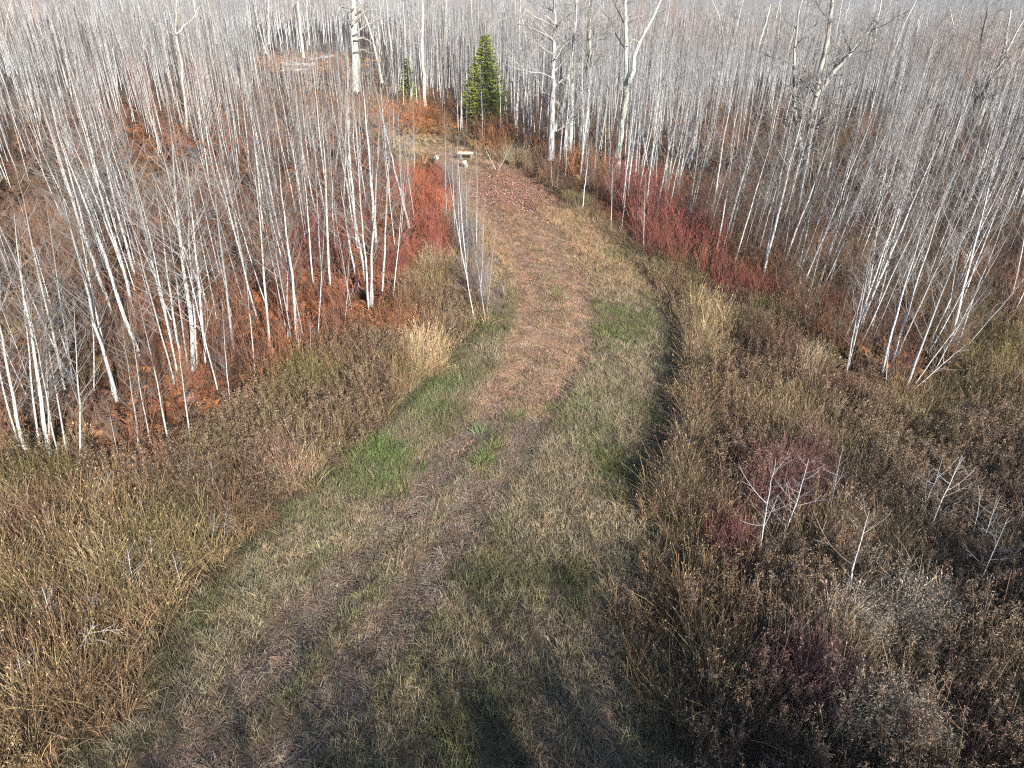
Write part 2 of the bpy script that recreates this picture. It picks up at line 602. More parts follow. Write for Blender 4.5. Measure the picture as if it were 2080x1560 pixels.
def k_weed(mb):
    for _ in range(7):
        a, r_ = rng.random() * 6.283, 0.22 * math.sqrt(rng.random())
        h_ = rng.uniform(0.5, 1.15)
        ln = rng.normal(0, 0.12, 2)
        t = np.linspace(0, 1, 4)
        p = np.stack([r_ * math.cos(a) + ln[0] * h_ * t ** 2, r_ * math.sin(a) + ln[1] * h_ * t ** 2, h_ * t], -1)
        mb.tube(p, 0.0075 * (1 - 0.5 * t), 3, 0, rng.uniform(0.5, 1.3))
        q = rng.uniform(0.25, 0.95, 11)
        c_ = np.stack([np.interp(q, t, p[:, i]) for i in range(3)], -1) + rng.normal(0, 0.03, (11, 3))
        leafy(mb, c_, 0.045, lo=0.3, hi=0.9, asp=0.16)
        hl = rng.uniform(0.08, 0.2)
        hn = int(70 * hl) + 6
        ax = p[-1] - p[-2]; ax /= np.linalg.norm(ax)
        hd = p[-1] - ax * (rng.random(hn) * hl)[:, None] + rng.normal(0, 1, (hn, 3)) * np.array([0.03, 0.03, 0.02])
        leafy(mb, hd, 0.02, lo=0.9, hi=2.3, asp=0.3)


def k_fern(mb):
    for _ in range(7):
        a = rng.random() * 6.283
        l = rng.uniform(0.35, 0.8)
        d = np.array([math.cos(a), math.sin(a), 0]); s = np.array([-d[1], d[0], 0])
        t = np.linspace(0, 1, 5)
        p = d[None] * (l * t * 0.8)[:, None] + np.array([0, 0, 1])[None] * (l * (0.95 * t - 0.65 * t * t))[:, None]
        c_ = rng.uniform(0.6, 1.3)
        mb.tube(p, 0.006 * (1 - 0.6 * t), 3, 0, c_ * 0.7)
        for k in range(9):
            q = 0.2 + 0.78 * k / 8
            o = np.array([np.interp(q, t, p[:, i]) for i in range(3)])
            wl = l * 0.33 * (1 - q * 0.75) * rng.uniform(0.7, 1.2)
            for sg in (-1, 1):
                tip = o + s * sg * wl + d * wl * 0.35 + np.array([0, 0, rng.normal(-0.15, 0.25) * wl])
                hw = d * 0.028
                mb.add([o - hw, o + hw, tip + hw * 0.3, tip - hw * 0.3], [[0, 1, 2, 3]], 0, c_ * rng.uniform(0.7, 1.3))


def k_brush(mb):
    sticks(mb, 9, 0.7, 2.0, 0.008, 0.14, 0.3, 4)


def k_leaf(mb):
    n = 26
    c_ = np.stack([rng.normal(0, 0.22, n), rng.normal(0, 0.22, n), rng.uniform(0.01, 0.05, n)], -1)
    leafy(mb, c_, 0.042, lo=0.6, hi=1.6, flat=0.75)


SHORT, TALL, LUSH = kinds(k_short, 7, M_PLANT, "mown tuft"), kinds(k_tall, 8, M_PLANT, "tall tuft"), kinds(k_lush, 4, M_PLANT, "lush tuft")
WEED, FERN, BRUSH, LEAF = kinds(k_weed, 7, M_PLANT, "weed"), kinds(k_fern, 7, M_PLANT, "frond"), kinds(k_brush, 7, M_STEM, "brush"), kinds(k_leaf, 5, M_PLANT, "leaves")


def sample(dmax, dens, x0=-34, x1=40, y0=4.5, y1=120, wedge=0.95):
    """Random ground points with density dens per square metre, thinned outside what a step aside could see."""
    n = int((x1 - x0) * (y1 - y0) * dens)
    p = np.stack([rng.uniform(x0, x1, n), rng.uniform(y0, y1, n), np.zeros(n)], -1)
    p = p[np.abs(p[:, 0]) < 5 + p[:, 1] * wedge]
    p = p[np.hypot(p[:, 0], p[:, 1]) < dmax]
    return p


def place_stuff(name, meshes, p, tint, smin, smax, label, cat, tilt=0.12, zscale=None):
    n = len(p)
    p = p.copy()
    p[:, 2] = height(p[:, 0], p[:, 1]) - 0.01
    rot = np.stack([rng.normal(0, tilt, n), rng.normal(0, tilt, n), rng.uniform(0, 6.283, n)], -1)
    s = rng.uniform(smin, smax, n)
    sz = np.stack([s, s, s * (zscale if zscale is not None else 1)], -1)
    scatter(name, meshes, p, rot, sz, np.clip(tint, 0.004, 0.9), label, cat)


def jitter(t, amt):
    return t * (1 + rng.normal(0, amt, (len(t), 1))) * (1 + rng.normal(0, amt * 0.3, t.shape))


def blend(t, k, c_):
    return t + k[:, None] * (np.array(c_) - t)


# --- mown grass
p = np.concatenate([sample(20, 52, -14, 14, 4.5, 20), sample(40, 30, -8, 14, 14, 42), sample(80, 9, -14, 14, 36, 80)])
px, py, _ = pixel(p)
edge = (fbm(p[:, 0], p[:, 1], 1.3, 4) - 0.5) * (1 + 1.8 * (py > 850))
k = in_poly(px + edge * 60, py + edge * 40, MOWN)
p, px, py = p[k], px[k], py[k]
x, y = p[:, 0], p[:, 1]
ru = ruts(p[:, :2]) * np.where(py > 820, np.clip(2.2 * fbm(p[:, 0], p[:, 1], 0.9, 33) - 0.25, 0, 1), 1)
n_a, n_b, n_c = fbm(x, y, 1.6, 11), fbm(x, y, 4.5, 21), vnoise(x, y, 0.5, 31)
t = np.tile(np.array([0.39, 0.32, 0.205]), (len(p), 1))
gr = np.clip((n_a - 0.45) * 4.0, 0, 1) * np.clip(1.2 - ru, 0, 1) * (0.12 + 0.73 * (py > 590) + 0.35 * (px > 1150) * (py > 480))
gr = np.clip(gr, 0, 0.95)
t = blend(t, gr, (0.20, 0.195, 0.09))
t = blend(t, np.clip((n_c - 0.55) * 3, 0, 1) * 0.6, (0.40, 0.33, 0.22))
t = blend(t, np.clip((640 - py) / 120, 0, 1) * 0.85, (0.50, 0.335, 0.19))
t = blend(t, ru * 0.85 * (py <= 850), (0.46, 0.30, 0.20))
t = blend(t, ru * 0.8 * (py > 850), (0.27, 0.195, 0.15))
GREEN = [(770, 940, 71, 45, .9), (905, 780, 45, 22, .7), (850, 830, 55, 20, .5), (985, 900, 30, 25, .6), (970, 935, 25, 14, .7), (1060, 830, 28, 20, .5),
         (1280, 515, 40, 14, .7), (1270, 635, 22, 16, .8), (1310, 640, 18, 14, .9), (1245, 690, 60, 30, .5), (1210, 900, 30, 50, .6), (1150, 830, 40, 30, .5),
         (1370, 680, 16, 40, .7), (1220, 620, 25, 20, .4), (985, 660, 25, 18, .5), (1360, 1010, 40, 60, .4), (1330, 1340, 60, 25, .5), (640, 1050, 60, 20, .4), (1135, 575, 14, 20, .5)]
for cx, cy, rx, ry, s in GREEN:
    t = blend(t, patch(px, py, cx, cy, rx * 1.3, ry * 1.3) * s * np.clip(fbm(x, y, 0.7, 37) * 3.2 - 0.9, 0, 1), (0.19, 0.235, 0.085))
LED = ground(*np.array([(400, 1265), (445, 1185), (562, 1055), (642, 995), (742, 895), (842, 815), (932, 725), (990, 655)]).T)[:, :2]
le = np.exp(-(dist_line(p[:, :2], LED) / 0.55) ** 2)
t = blend(t, le * np.clip(fbm(x, y, 0.8, 38) * 3 - 1.0, 0, 1) * 0.5, (0.21, 0.235, 0.09))
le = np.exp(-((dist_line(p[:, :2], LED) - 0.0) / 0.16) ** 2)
t = blend(t, le * 0.75, (0.06, 0.075, 0.03))  # thin shade line under the left tall grass, painted into the tuft colour
t = blend(t, patch(px, py, 1050, 385, 110, 60) * 0.6, (0.33, 0.17, 0.12))
t = blend(t, patch(px, py, 850, 275, 110, 30) * 0.8, (0.46, 0.29, 0.15))
t = blend(t, patch(px, py, 820, 300, 70, 22) * 0.9, (0.60, 0.47, 0.29))
sw = (ru > 0.35) & (rng.random(len(p)) < 0.55)


def k_straw(mb):
    n = 30
    a, r_ = rng.random(n) * 6.283, 0.2 * np.sqrt(rng.random(n))
    c0 = np.stack([r_ * np.cos(a), r_ * np.sin(a), rng.uniform(0.01, 0.035, n)], -1)
    b0 = rng.normal(0, 0.7, n)
    u_ = np.stack([np.cos(b0), np.sin(b0), rng.normal(0, 0.12, n)], -1) * rng.uniform(0.04, 0.12, n)[:, None]
    w_ = np.stack([-np.sin(b0), np.cos(b0), np.zeros(n)], -1) * 0.006
    v = np.stack([c0 - u_ - w_, c0 - u_ + w_, c0 + u_ + w_, c0 + u_ - w_], 1).reshape(-1, 3)
    i0 = np.arange(n) * 4
    mb.add(v, np.stack([i0, i0 + 1, i0 + 2, i0 + 3], -1), 0, rng.uniform(0.5, 1.6, n))


STRAW = kinds(k_straw, 5, M_PLANT, "straw")
place_stuff("track_straw", STRAW, p[sw], jitter(np.where((py[sw] > 850)[:, None], np.array([0.30, 0.225, 0.165]), np.array([0.44, 0.30, 0.20])), 0.25), 0.8, 1.4, "flattened brown straw pressed into the worn wheel track", "straw", 0.04)
keep = rng.random(len(p)) > ru * np.where(py > 900, 0.66, 0.68)
zs = np.clip(1 - 0.45 * ru + 0.5 * (n_b - 0.4), 0.4, 1.6)
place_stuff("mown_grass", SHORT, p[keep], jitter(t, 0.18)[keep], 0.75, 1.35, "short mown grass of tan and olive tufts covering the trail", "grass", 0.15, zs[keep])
# --- lush green tufts on the mown edge
q = []
for cx, cy, rx, ry, s in GREEN:
    nn = int(rx * ry * s * (0.026 if rx > 70 else 0.006))
    q.append(ground(cx + rx * 0.5 * rng.normal(size=nn), cy + ry * 0.5 * rng.normal(size=nn)))
q = np.concatenate(q)
place_stuff("lush_grass", LUSH, q, jitter(np.tile(np.array([0.21, 0.25, 0.095]), (len(q), 1)), 0.3), 0.5, 1.1, "bright green lush grass growing in patches along the mown trail", "grass", 0.2)

# --- tall dry grass, weeds, bracken and brush around the trail
def cover_tint(px, py, x, y):
    n1_, n2_ = fbm(x, y, 2.4, 41), fbm(x, y, 6.0, 51)
    t = np.tile(np.array([0.29, 0.205, 0.115]), (len(px), 1))
    t = blend(t, np.clip((n1_ - 0.5) * 4, 0, 1) * 0.7, (0.19, 0.165, 0.075))
    t = blend(t, np.clip((0.42 - n1_) * 5, 0, 1) * 0.7, (0.17, 0.10, 0.065))
    t = blend(t, np.clip((n2_ - 0.55) * 5, 0, 1) * 0.5, (0.36, 0.26, 0.155))
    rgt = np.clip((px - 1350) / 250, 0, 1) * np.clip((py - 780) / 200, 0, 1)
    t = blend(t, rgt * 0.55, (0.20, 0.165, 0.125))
    for cx, cy, rx, ry, c_, s in COLOURS:
        t = blend(t, patch(px, py, cx, cy, rx, ry) * s, c_)
    return t


TAN, RUST, RED, OLIVE, ORANGE, PALE, MAROON = (0.50, 0.37, 0.215), (0.36, 0.14, 0.055), (0.33, 0.085, 0.05), (0.19, 0.165, 0.065), (0.46, 0.19, 0.06), (0.52, 0.42, 0.30), (0.15, 0.055, 0.05)
COLOURS = [(870, 720, 70, 45, TAN, .9), (780, 690, 60, 25, RUST, .8), (600, 660, 260, 70, RUST, .8), (420, 720, 120, 50, RUST, .6), (700, 560, 130, 90, RED, .6),
           (860, 395, 70, 70, (0.42, 0.11, 0.05), .9), (850, 500, 70, 50, RED, .7), (880, 530, 35, 22, TAN, .9), (820, 600, 90, 40, (0.30, 0.20, 0.10), .7),
           (850, 240, 110, 32, ORANGE, .9), (830, 310, 70, 28, (0.46, 0.36, 0.2), .8), (1010, 280, 60, 35, ORANGE, .6), (1060, 315, 35, 22, TAN, .8),
           (1160, 350, 60, 30, (0.33, 0.20, 0.1), .8), (1215, 375, 40, 25, TAN, .8), (1300, 420, 80, 55, RED, .9), (1370, 470, 70, 50, (0.27, 0.09, 0.06), .9),
           (1430, 690, 75, 70, TAN, .8), (1440, 800, 60, 60, (0.36, 0.25, 0.14), .7), (1490, 600, 70, 40, (0.25, 0.10, 0.065), .7), (1620, 620, 60, 40, TAN, .8),
           (1645, 770, 32, 65, PALE, .8), (1560, 730, 80, 60, MAROON, .5), (1720, 800, 120, 60, (0.17, 0.085, 0.055), .6), (1850, 860, 120, 50, (0.26, 0.20, 0.10), .6),
           (1590, 1010, 110, 80, (0.20, 0.075, 0.075), .7), (1480, 1130, 60, 50, (0.22, 0.06, 0.05), .8), (1620, 1420, 110, 90, (0.15, 0.07, 0.085), .7),
           (1740, 1290, 90, 60, PALE, .8), (1850, 1250, 70, 70, PALE, .8), (1780, 1480, 130, 60, (0.40, 0.33, 0.25), .7), (1700, 1110, 90, 50, (0.33, 0.23, 0.15), .5),
           (1970, 700, 120, 90, (0.2, 0.165, 0.07), .8), (205, 1170, 36, 28, TAN, .9), (170, 905, 70, 40, TAN, .6), (600, 790, 90, 40, OLIVE, .8), (80, 985, 110, 40, OLIVE, .7),
           (580, 960, 80, 45, (0.37, 0.26, 0.18), .6), (430, 1010, 140, 60, (0.17, 0.11, 0.075), .6), (330, 960, 40, 20, RUST, .7), (40, 1440, 60, 40, TAN, .6), (330, 1310, 60, 40, (0.33, 0.27, 0.15), .5),
           (310, 300, 260, 70, RUST, .8), (250, 370, 160, 60, OLIVE, .5), (630, 125, 80, 25, ORANGE, .9), (700, 200, 80, 45, (0.33, 0.19, 0.09), .7), (1400, 380, 120, 40, (0.27, 0.13, 0.065), .8),
           (1010, 1560, 1, 1, TAN, 0)]
p = np.concatenate([sample(22, 27, -26, 28, 4.5, 22), sample(44, 14, -30, 36, 14, 44), sample(80, 4, -34, 36, 38, 80)])
px, py, _ = pixel(p)
edge = (fbm(p[:, 0], p[:, 1], 1.3, 4) - 0.5) * (1 + 1.8 * (py > 850))
k = in_poly(px, py, OPEN) & ~in_poly(px + edge * 60 + 6, py + edge * 40, MOWN)
p, px, py = p[k], px[k], py[k]
weedy = np.clip((fbm(p[:, 0], p[:, 1], 2.2, 61) - 0.47) * 6, 0, 1) * 0.75 + 0.3 * (px > 1390) * (py > 950)
for cx, cy, rx, ry, s in [(1560, 730, 90, 70, .8), (1450, 930, 90, 70, .7), (1940, 1000, 160, 140, .8), (1950, 1350, 160, 220, .9), (1520, 1480, 180, 120, .6), (700, 720, 110, 40, .7), (500, 840, 120, 50, .4)]:
    weedy = np.maximum(weedy, patch(px, py, cx, cy, rx, ry) * s)
for cx, cy, rx, ry in [(870, 720, 70, 45), (1430, 690, 75, 70), (1645, 770, 32, 65), (1740, 1290, 90, 60), (1850, 1250, 70, 70), (1620, 620, 60, 40)]:
    weedy *= 1 - patch(px, py, cx, cy, rx, ry) * 0.9
isw = rng.random(len(p)) < weedy
e_ = rng.random(1100)
ex = np.interp(e_, np.linspace(0, 1, 6), [1372, 1392, 1397, 1382, 1356, 1335]) + np.abs(rng.normal(0, 26, 1100)) + 4 + 16 * rng.normal(0, 1, 1100) * (e_ > 0.75)
ey = np.interp(e_, np.linspace(0, 1, 6), [640, 720, 800, 900, 985, 1060])
q = ground(ex, ey)
place_stuff("bank_grass", TALL, q, jitter(np.tile(np.array([0.28, 0.205, 0.125]), (1100, 1)), 0.32), 0.8, 1.25, "tall tan grass bank shading the mown strip beside the trail", "grass", 0.12, np.clip(rng.normal(0.72, 0.22, 1100), 0.35, 1.15))
t = jitter(cover_tint(px, py, p[:, 0], p[:, 1]), 0.22)
hz = np.clip(0.45 + 1.1 * fbm(p[:, 0], p[:, 1], 1.6, 71), 0.45, 1.5)
ME = ground(*np.array(MOWN[:10] + MOWN[24:38]).T)[:, :2]
hz *= np.clip(0.4 + 0.55 * dist_line(p[:, :2], ME), 0.4, 1)
hz *= 1 - 0.5 * ((px > 1100) & (py < 630)) - 0.25 * ((px < 1000) & (py < 640))
place_stuff("tall_grass", TALL, p[~isw], t[~isw] * 1.15, 0.75, 1.25, "tall dry tan grass standing along both edges of the mown trail", "grass", 0.16, hz[~isw])
kw = isw & (rng.random(len(p)) < 0.55)
tw = blend(t[kw], np.full(kw.sum(), 0.55), (0.17, 0.115, 0.085))
place_stuff("dead_weeds", WEED, p[kw], tw, 0.75, 1.3, "dark brown dead weeds with pale fluffy heads beside the trail", "weeds", 0.12, hz[kw])

# --- under the trees: rust bracken, brown brush, fallen leaves
p = np.concatenate([sample(45, 11, -34, 44, 10, 45, 1.0), sample(90, 3.0, -70, 80, 30, 90)])
px, py, _ = pixel(p)
k = ~in_poly(px, py, OPEN) | (patch(px, py, 600, 700, 300, 90) * rng.random(len(p)) > 0.25) | (patch(px, py, 850, 240, 120, 35) > 0.2) | (patch(px, py, 1160, 350, 90, 50) > 0.3)
k &= ~in_poly(px, py, MOWN)
p, px, py = p[k], px[k], py[k]
t = np.tile(np.array([0.25, 0.145, 0.08]), (len(p), 1))
nz = fbm(p[:, 0], p[:, 1], 3.0, 81)
t = blend(t, np.clip((nz - 0.5) * 5, 0, 1) * 0.8, (0.13, 0.095, 0.07))
n7 = fbm(p[:, 0], p[:, 1], 2.2, 87)
t = blend(t, np.clip((n7 - 0.56) * 6, 0, 1) * 0.7, (0.24, 0.185, 0.075))
t = blend(t, np.clip((0.40 - n7) * 6, 0, 1) * 0.7, (0.16, 0.07, 0.055))
t = blend(t, np.clip((0.42 - nz) * 5, 0, 1) * 0.7, (0.32, 0.12, 0.045))
for cx, cy, rx, ry, c_, s in COLOURS:
    t = blend(t, patch(px, py, cx, cy, rx, ry) * s * 0.8, c_)
lft = np.clip((930 - px) / 60, 0, 1) * np.clip((px - 120) / 260, 0.15, 1) * np.clip((py - 235) / 60, 0, 1) * np.clip(fbm(p[:, 0], p[:, 1], 1.7, 97) * 2.6 - 0.5, 0, 1)
t = blend(t, lft * np.where(py > 560, 0.8, 0.5), (0.37, 0.135, 0.052))
t = blend(t, np.clip((0.44 - fbm(p[:, 0], p[:, 1], 1.1, 99)) * 7, 0, 1) * 0.6, (0.085, 0.055, 0.042))
t = blend(t, np.clip((px - 480) / 120, 0, 1) * np.clip((880 - px) / 60, 0, 1) * np.clip((py - 330) / 60, 0, 1) * np.clip(0.95 - lft, 0, 1) * 0.55, (0.33, 0.07, 0.05))
t = jitter(t, 0.22)
def px_cloud(n, cx, cy, rx, ry):
    return ground(cx + rx * rng.normal(size=n), cy + ry * rng.normal(size=n))


pe = np.concatenate([px_cloud(2600, 632, 131, 48, 11), px_cloud(2200, 690, 195, 60, 22), px_cloud(1500, 860, 238, 50, 12)])
te = jitter(np.concatenate([np.tile(np.array([0.46, 0.22, 0.085]), (2600, 1)), np.tile(np.array([0.33, 0.19, 0.10]), (2200, 1)), np.tile(np.array([0.48, 0.20, 0.065]), (1500, 1))]), 0.2)
p, t = np.concatenate([p, pe]), np.concatenate([t, te])
u = np.concatenate([rng.random(len(p) - len(pe)), rng.uniform(0, 0.36, len(pe))])
place_stuff("bracken", FERN, p[u < .62], t[u < .62], 0.8, 1.6, "rust brown bracken covering the ground under the bare trees", "fern", 0.15)
place_stuff("fallen_leaves", LEAF, p[u > .5], t[u > .5] * 1.1, 0.8, 1.5, "brown fallen leaves lying under the bare trees", "leaves", 0.05)
px2_, _, _ = pixel(p)
bk = (u > .36) & (u < .62) & ((px2_ > 930) | (rng.random(len(p)) < 0.45))
tb2 = blend(t[bk], np.full(bk.sum(), 0.45), (0.15, 0.115, 0.10))
place_stuff("brush", BRUSH, p[bk], tb2, 0.7, 1.35, "thin brown brush stems between the aspen trunks", "brush", 0.12)
rx_ = rng.uniform(0, 1, 150)
q = ground(np.interp(rx_, [0, 1], [912, 985]) + rng.normal(0, 10, 150), np.interp(rx_, [0, 1], [350, 645]))
q = q[:80]
place_stuff("mauve_brush", BRUSH, q, jitter(np.tile(np.array([0.20, 0.165, 0.155]), (80, 1)), 0.2), 0.6, 1.2, "grey mauve twigs tangled along the row of thin stems at the mown edge", "brush", 0.12)
q = ground(rng.normal(1055, 60, 900), rng.normal(385, 34, 900))
px, py, _ = pixel(q)
q = q[in_poly(px, py, MOWN)]
place_stuff("trail_leaves", LEAF, q, jitter(np.tile(np.array([0.40, 0.23, 0.17]), (len(q), 1)), 0.3), 0.8, 1.4, "pinkish fallen leaves strewn over the trail near its bend", "leaves", 0.05)


# ------------------------------------------------------------------ aspens and saplings
def wander(n, amp, g):
    w_ = np.cumsum(g.normal(0, 1, (n, 2)), 0)
    w_ -= np.linspace(0, 1, n)[:, None] * w_[-1]
    return w_ * amp


def aspen(seed, h_=7.0, r0=0.055, nb=26, first=0.28, blen=0.17, ang=(32, 62), sides=6, crook=0.021, tw=1.0):
    """One bare young aspen: returns trunk and crown builders (height about h_)."""
    g = np.random.default_rng(seed)
    n = 11
    t = np.linspace(0, 1, n)
    wv = wander(n, crook * h_ / 7, g)
    P = np.stack([wv[:, 0], wv[:, 1], h_ * t], -1)
    P[0, 2] = -0.15
    rad = r0 * (1 - t) ** 0.75 + 0.0045
    tr, cr = MB(), MB()
    tr.tube(P, rad, sides, 0, 1.0)
    for i in range(nb):
        q = first + (0.97 - first) * ((i + g.random()) / nb)
        s = np.array([np.interp(q, t, P[:, j]) for j in range(3)])
        rr_ = np.interp(q, t, rad)
        a = g.random() * 6.283
        el = R(90 - g.uniform(*ang))
        l = h_ * blen * g.uniform(0.5, 1.25) * (1.15 - 0.75 * abs(q - 0.45) - 0.25 * q)
        d = np.array([math.cos(a) * math.cos(el), math.sin(a) * math.cos(el), math.sin(el)])
        tt = np.linspace(0, 1, 5)
        sid = np.cross(d, [0, 0, 1])
        bend = g.normal(0, 0.07) * l
        B = s + d * (l * tt)[:, None] + np.array([0, 0, 1]) * (0.22 * l * tt ** 2)[:, None] + sid * (bend * np.sin(tt * 3.0))[:, None]
        br = min(rr_ * 0.5, 0.003 + 0.0055 * l) * tw
        sh = g.uniform(0.75, 1.35)
        cr.tube(B, br * (1 - 0.75 * tt) + 0.0013, 3, 0, sh)
        for _ in range(int(2 + 3 * g.random() * (l > 0.5) + 1.5)):
            f = g.uniform(0.25, 0.95)
            o = np.array([np.interp(f, tt, B[:, j]) for j in range(3)])
            e = d + g.normal(0, 0.55, 3) + np.array([0, 0, 0.25])
            e /= np.linalg.norm(e)
            ll = l * g.uniform(0.2, 0.45)
            cr.tube([o, o + e * ll * 0.55, o + e * ll + np.array([0, 0, 0.06 * ll])], np.array([br * 0.4, br * 0.28, 0.001]) + 0.001 * tw, 3, 0, sh * g.uniform(0.8, 1.1))
    return tr, cr


ASPEN = []
for s in range(14):
    a_ = aspen(100 + s, 7.0, 0.036 + 0.02 * (s % 5) / 4, 24 + (s * 5) % 12, 0.22 + 0.03 * (s % 6), 0.15 + 0.015 * (s % 4))
    ASPEN.append((a_[0].mesh("aspen trunk", [M_ASPEN]), a_[1].mesh("aspen crown", [M_TWIG], False)))
SAP = []
for s in range(8):
    a_ = aspen(300 + s, 3.0, 0.026, 15 + s, 0.1, 0.30, (38, 78), 5, 0.03, 1.0)
    SAP.append((a_[0].mesh("sapling trunk", [M_ASPEN]), a_[1].mesh("sapling crown", [M_SAPTWIG], False)))
SLIM = []
for s in range(6):
    a_ = aspen(400 + s, 6.0, 0.028, 22, 0.15, 0.13, (25, 50), 5, 0.022)
    SLIM.append((a_[0].mesh("slim trunk", [M_ASPEN]), a_[1].mesh("slim crown", [M_TWIG], False)))


def orient(dirv, ang):
    return Vector((0, 0, 1)).rotation_difference(Vector(dirv).normalized()) @ Quaternion((0, 0, 1), ang)


def make_tree(name, meshes, base, dirv, h_, h0, girth, ang, label, cat, group=None):
    e = bpy.data.objects.new(name, None)
    e.empty_display_size = 0.3
    sc.collection.objects.link(e)
    e.location = base
    e.rotation_mode = 'QUATERNION'
    e.rotation_quaternion = orient(dirv, ang)
    e.scale = (h_ / h0,) * 3
    for nm, me in zip(("trunk", "crown"), meshes):
        o = bpy.data.objects.new(nm, me)
        sc.collection.objects.link(o)
        o.parent = e
        if nm == 'trunk':
            o.scale = (girth, girth, 1)
    tag(e, label, cat, group)
    return e


def top_at(base, tx, ty):
    """World point on the ray of pixel (tx,ty) standing in the same cross-wise plane as base."""
    d = fw + (tx - CX) / F * rt - (ty - CY) / F * up
    t_ = base[1] / d[1]
    return np.array([d[0] * t_, base[1], H + d[2] * t_])


taken = []


def hero(kind, bx, by, tx, ty, label, girth=1.0, group=None, cat=None):
    girth *= 0.78
    b_ = ground(bx, by)
    b_[2] = height(b_[None, 0], b_[None, 1])[0]
    tp = top_at(b_, tx, ty)
    dv = tp - b_
    dv[1] += rng.normal(0, 0.04) * dv[2]
    pool, h0, name, ct = {'a': (ASPEN, 7.0, "aspen_tree", "tree"), 's': (SAP, 3.0, "aspen_sapling", "sapling"), 'l': (SLIM, 6.0, "slender_aspen", "tree")}[kind]
    taken.append(b_[:2])
    return make_tree(name, pool[rng.integers(len(pool))], b_, dv, float(np.linalg.norm(dv)), h0, girth, rng.random() * 6.283, label, cat or ct, group)

# ------------------------------------------------------------------ large old trees, each with its own stems and limbs
def smooth_path(P, n, amp, g):
    P = np.asarray(P, float)
    s = np.concatenate([[0], np.cumsum(np.linalg.norm(np.diff(P, axis=0), axis=1))])
    q = np.linspace(0, s[-1], n)
    out = np.stack([np.interp(q, s, P[:, i]) for i in range(3)], -1)
    for _ in range(2):
        out[1:-1] = 0.25 * out[:-2] + 0.5 * out[1:-1] + 0.25 * out[2:]
    wv = g.normal(0, amp, (n, 3)); wv[0] = 0
    return out + wv


def grow(mb, s, d, l, r, depth, g, mat=0, rise=0.25):
    """A limb with its own branches and twigs."""
    n = 7 if depth == 0 else (5 if depth == 1 else 3)
    P = [np.array(s)]
    d = d / np.linalg.norm(d)
    for i in range(n - 1):
        d = d + g.normal(0, 0.16, 3) + np.array([0, 0, rise / n])
        d /= np.linalg.norm(d)
        P.append(P[-1] + d * l / (n - 1))
    P = np.array(P)
    t = np.linspace(0, 1, n)
    mb.tube(P, r * (1 - 0.8 * t) + 0.003, 5 if depth == 0 else 3, mat, g.uniform(0.8, 1.25))
    if depth >= 2 + (l > 1.2):
        return
    for _ in range((6, 5, 3, 2)[depth] + int(l)):
        q = g.uniform(0.2, 0.97)
        o = np.array([np.interp(q, t, P[:, i]) for i in range(3)])
        e = d + g.normal(0, 0.65, 3) + np.array([0, 0, 0.15])
        grow(mb, o, e, l * g.uniform(0.28, 0.55) * (1.15 - 0.5 * q), max(r * 0.45 * (1 - 0.6 * q), 0.005), depth + 1, g, mat, rise)


def old_tree(name, base_px, stems, limbs, r0, nlimb, label, bark, limbmat, seed, llen=2.6, low=0.4, group=None, el=(10, 55), cat="tree"):
    g = np.random.default_rng(seed)
    b_ = ground(*base_px)
    trunk, crown = MB(), MB()
    paths = []
    for i, st in enumerate(stems):
        W = np.array([top_at(b_, *q) for q in st]) - b_
        W[:, 1] += np.concatenate([[0], np.cumsum(g.normal(0, 0.35, len(W) - 1))]) if i == 0 else np.linspace(0, g.normal(0, 1.6), len(W))
        if i == 0:
            W[0, 2] = -0.3
            off = W
        else:
            k_ = np.argmin(np.abs(off[:, 2] - W[0, 2]))
            W[:, 1] += off[k_, 1]
        n = max(8, int(np.linalg.norm(W[-1] - W[0]) / 0.8))
        P = smooth_path(W, n, 0.05, g)
        t = np.linspace(0, 1, n)
        ri = r0 * (1.0 if i == 0 else 0.62)
        rad = ri * (1 - 0.72 * t)
        if i == 0:
            rad[0] *= 1.35
        trunk.tube(P, rad, 8, 0, 1.0)
        paths.append((P, rad, i))
    for lb in limbs:
        W = np.array([top_at(b_, *q) for q in lb]) - b_
        W[:, 1] += np.linspace(0, g.normal(0, 1.2), len(W))
        P = smooth_path(W, 8, 0.05, g)
        l = np.linalg.norm(P[-1] - P[0])
        crown.tube(P, r0 * 0.17 * (1 - 0.75 * np.linspace(0, 1, 8)), 5, 0, 1.15)
        for _ in range(7):
            q = g.integers(2, 8)
            grow(crown, P[q], (P[-1] - P[0]) / l + g.normal(0, 0.6, 3), l * g.uniform(0.2, 0.45), r0 * 0.05, 1, g)
    hi = max(P[:, 2].max() for P, _, _ in paths)
    for P, rad, i in paths:
        z0 = P[0, 2] if i else low * hi
        k_ = np.where(P[:, 2] >= z0)[0]
        for _ in range(nlimb if i == 0 else nlimb // 2):
            j = k_[g.integers(len(k_))]
            a, e = g.random() * 6.283, R(g.uniform(*el))
            d = np.array([math.cos(a) * math.cos(e), math.sin(a) * math.cos(e), math.sin(e)])
            ll = llen * g.uniform(0.5, 1.2) * (1.25 - 0.75 * P[j, 2] / hi)
            grow(crown, P[j], d, ll, max(rad[j] * 0.36, 0.018), 0, g)
    e = bpy.data.objects.new(name, None)
    sc.collection.objects.link(e)
    e.location = b_
    for nm, mb, mt in (("trunk", trunk, bark), ("crown", crown, limbmat)):
        o = link(nm, mb.mesh(name + " " + nm, [mt], nm == "trunk"), e)
    taken.append(b_[:2])
    return tag(e, label, cat, group)


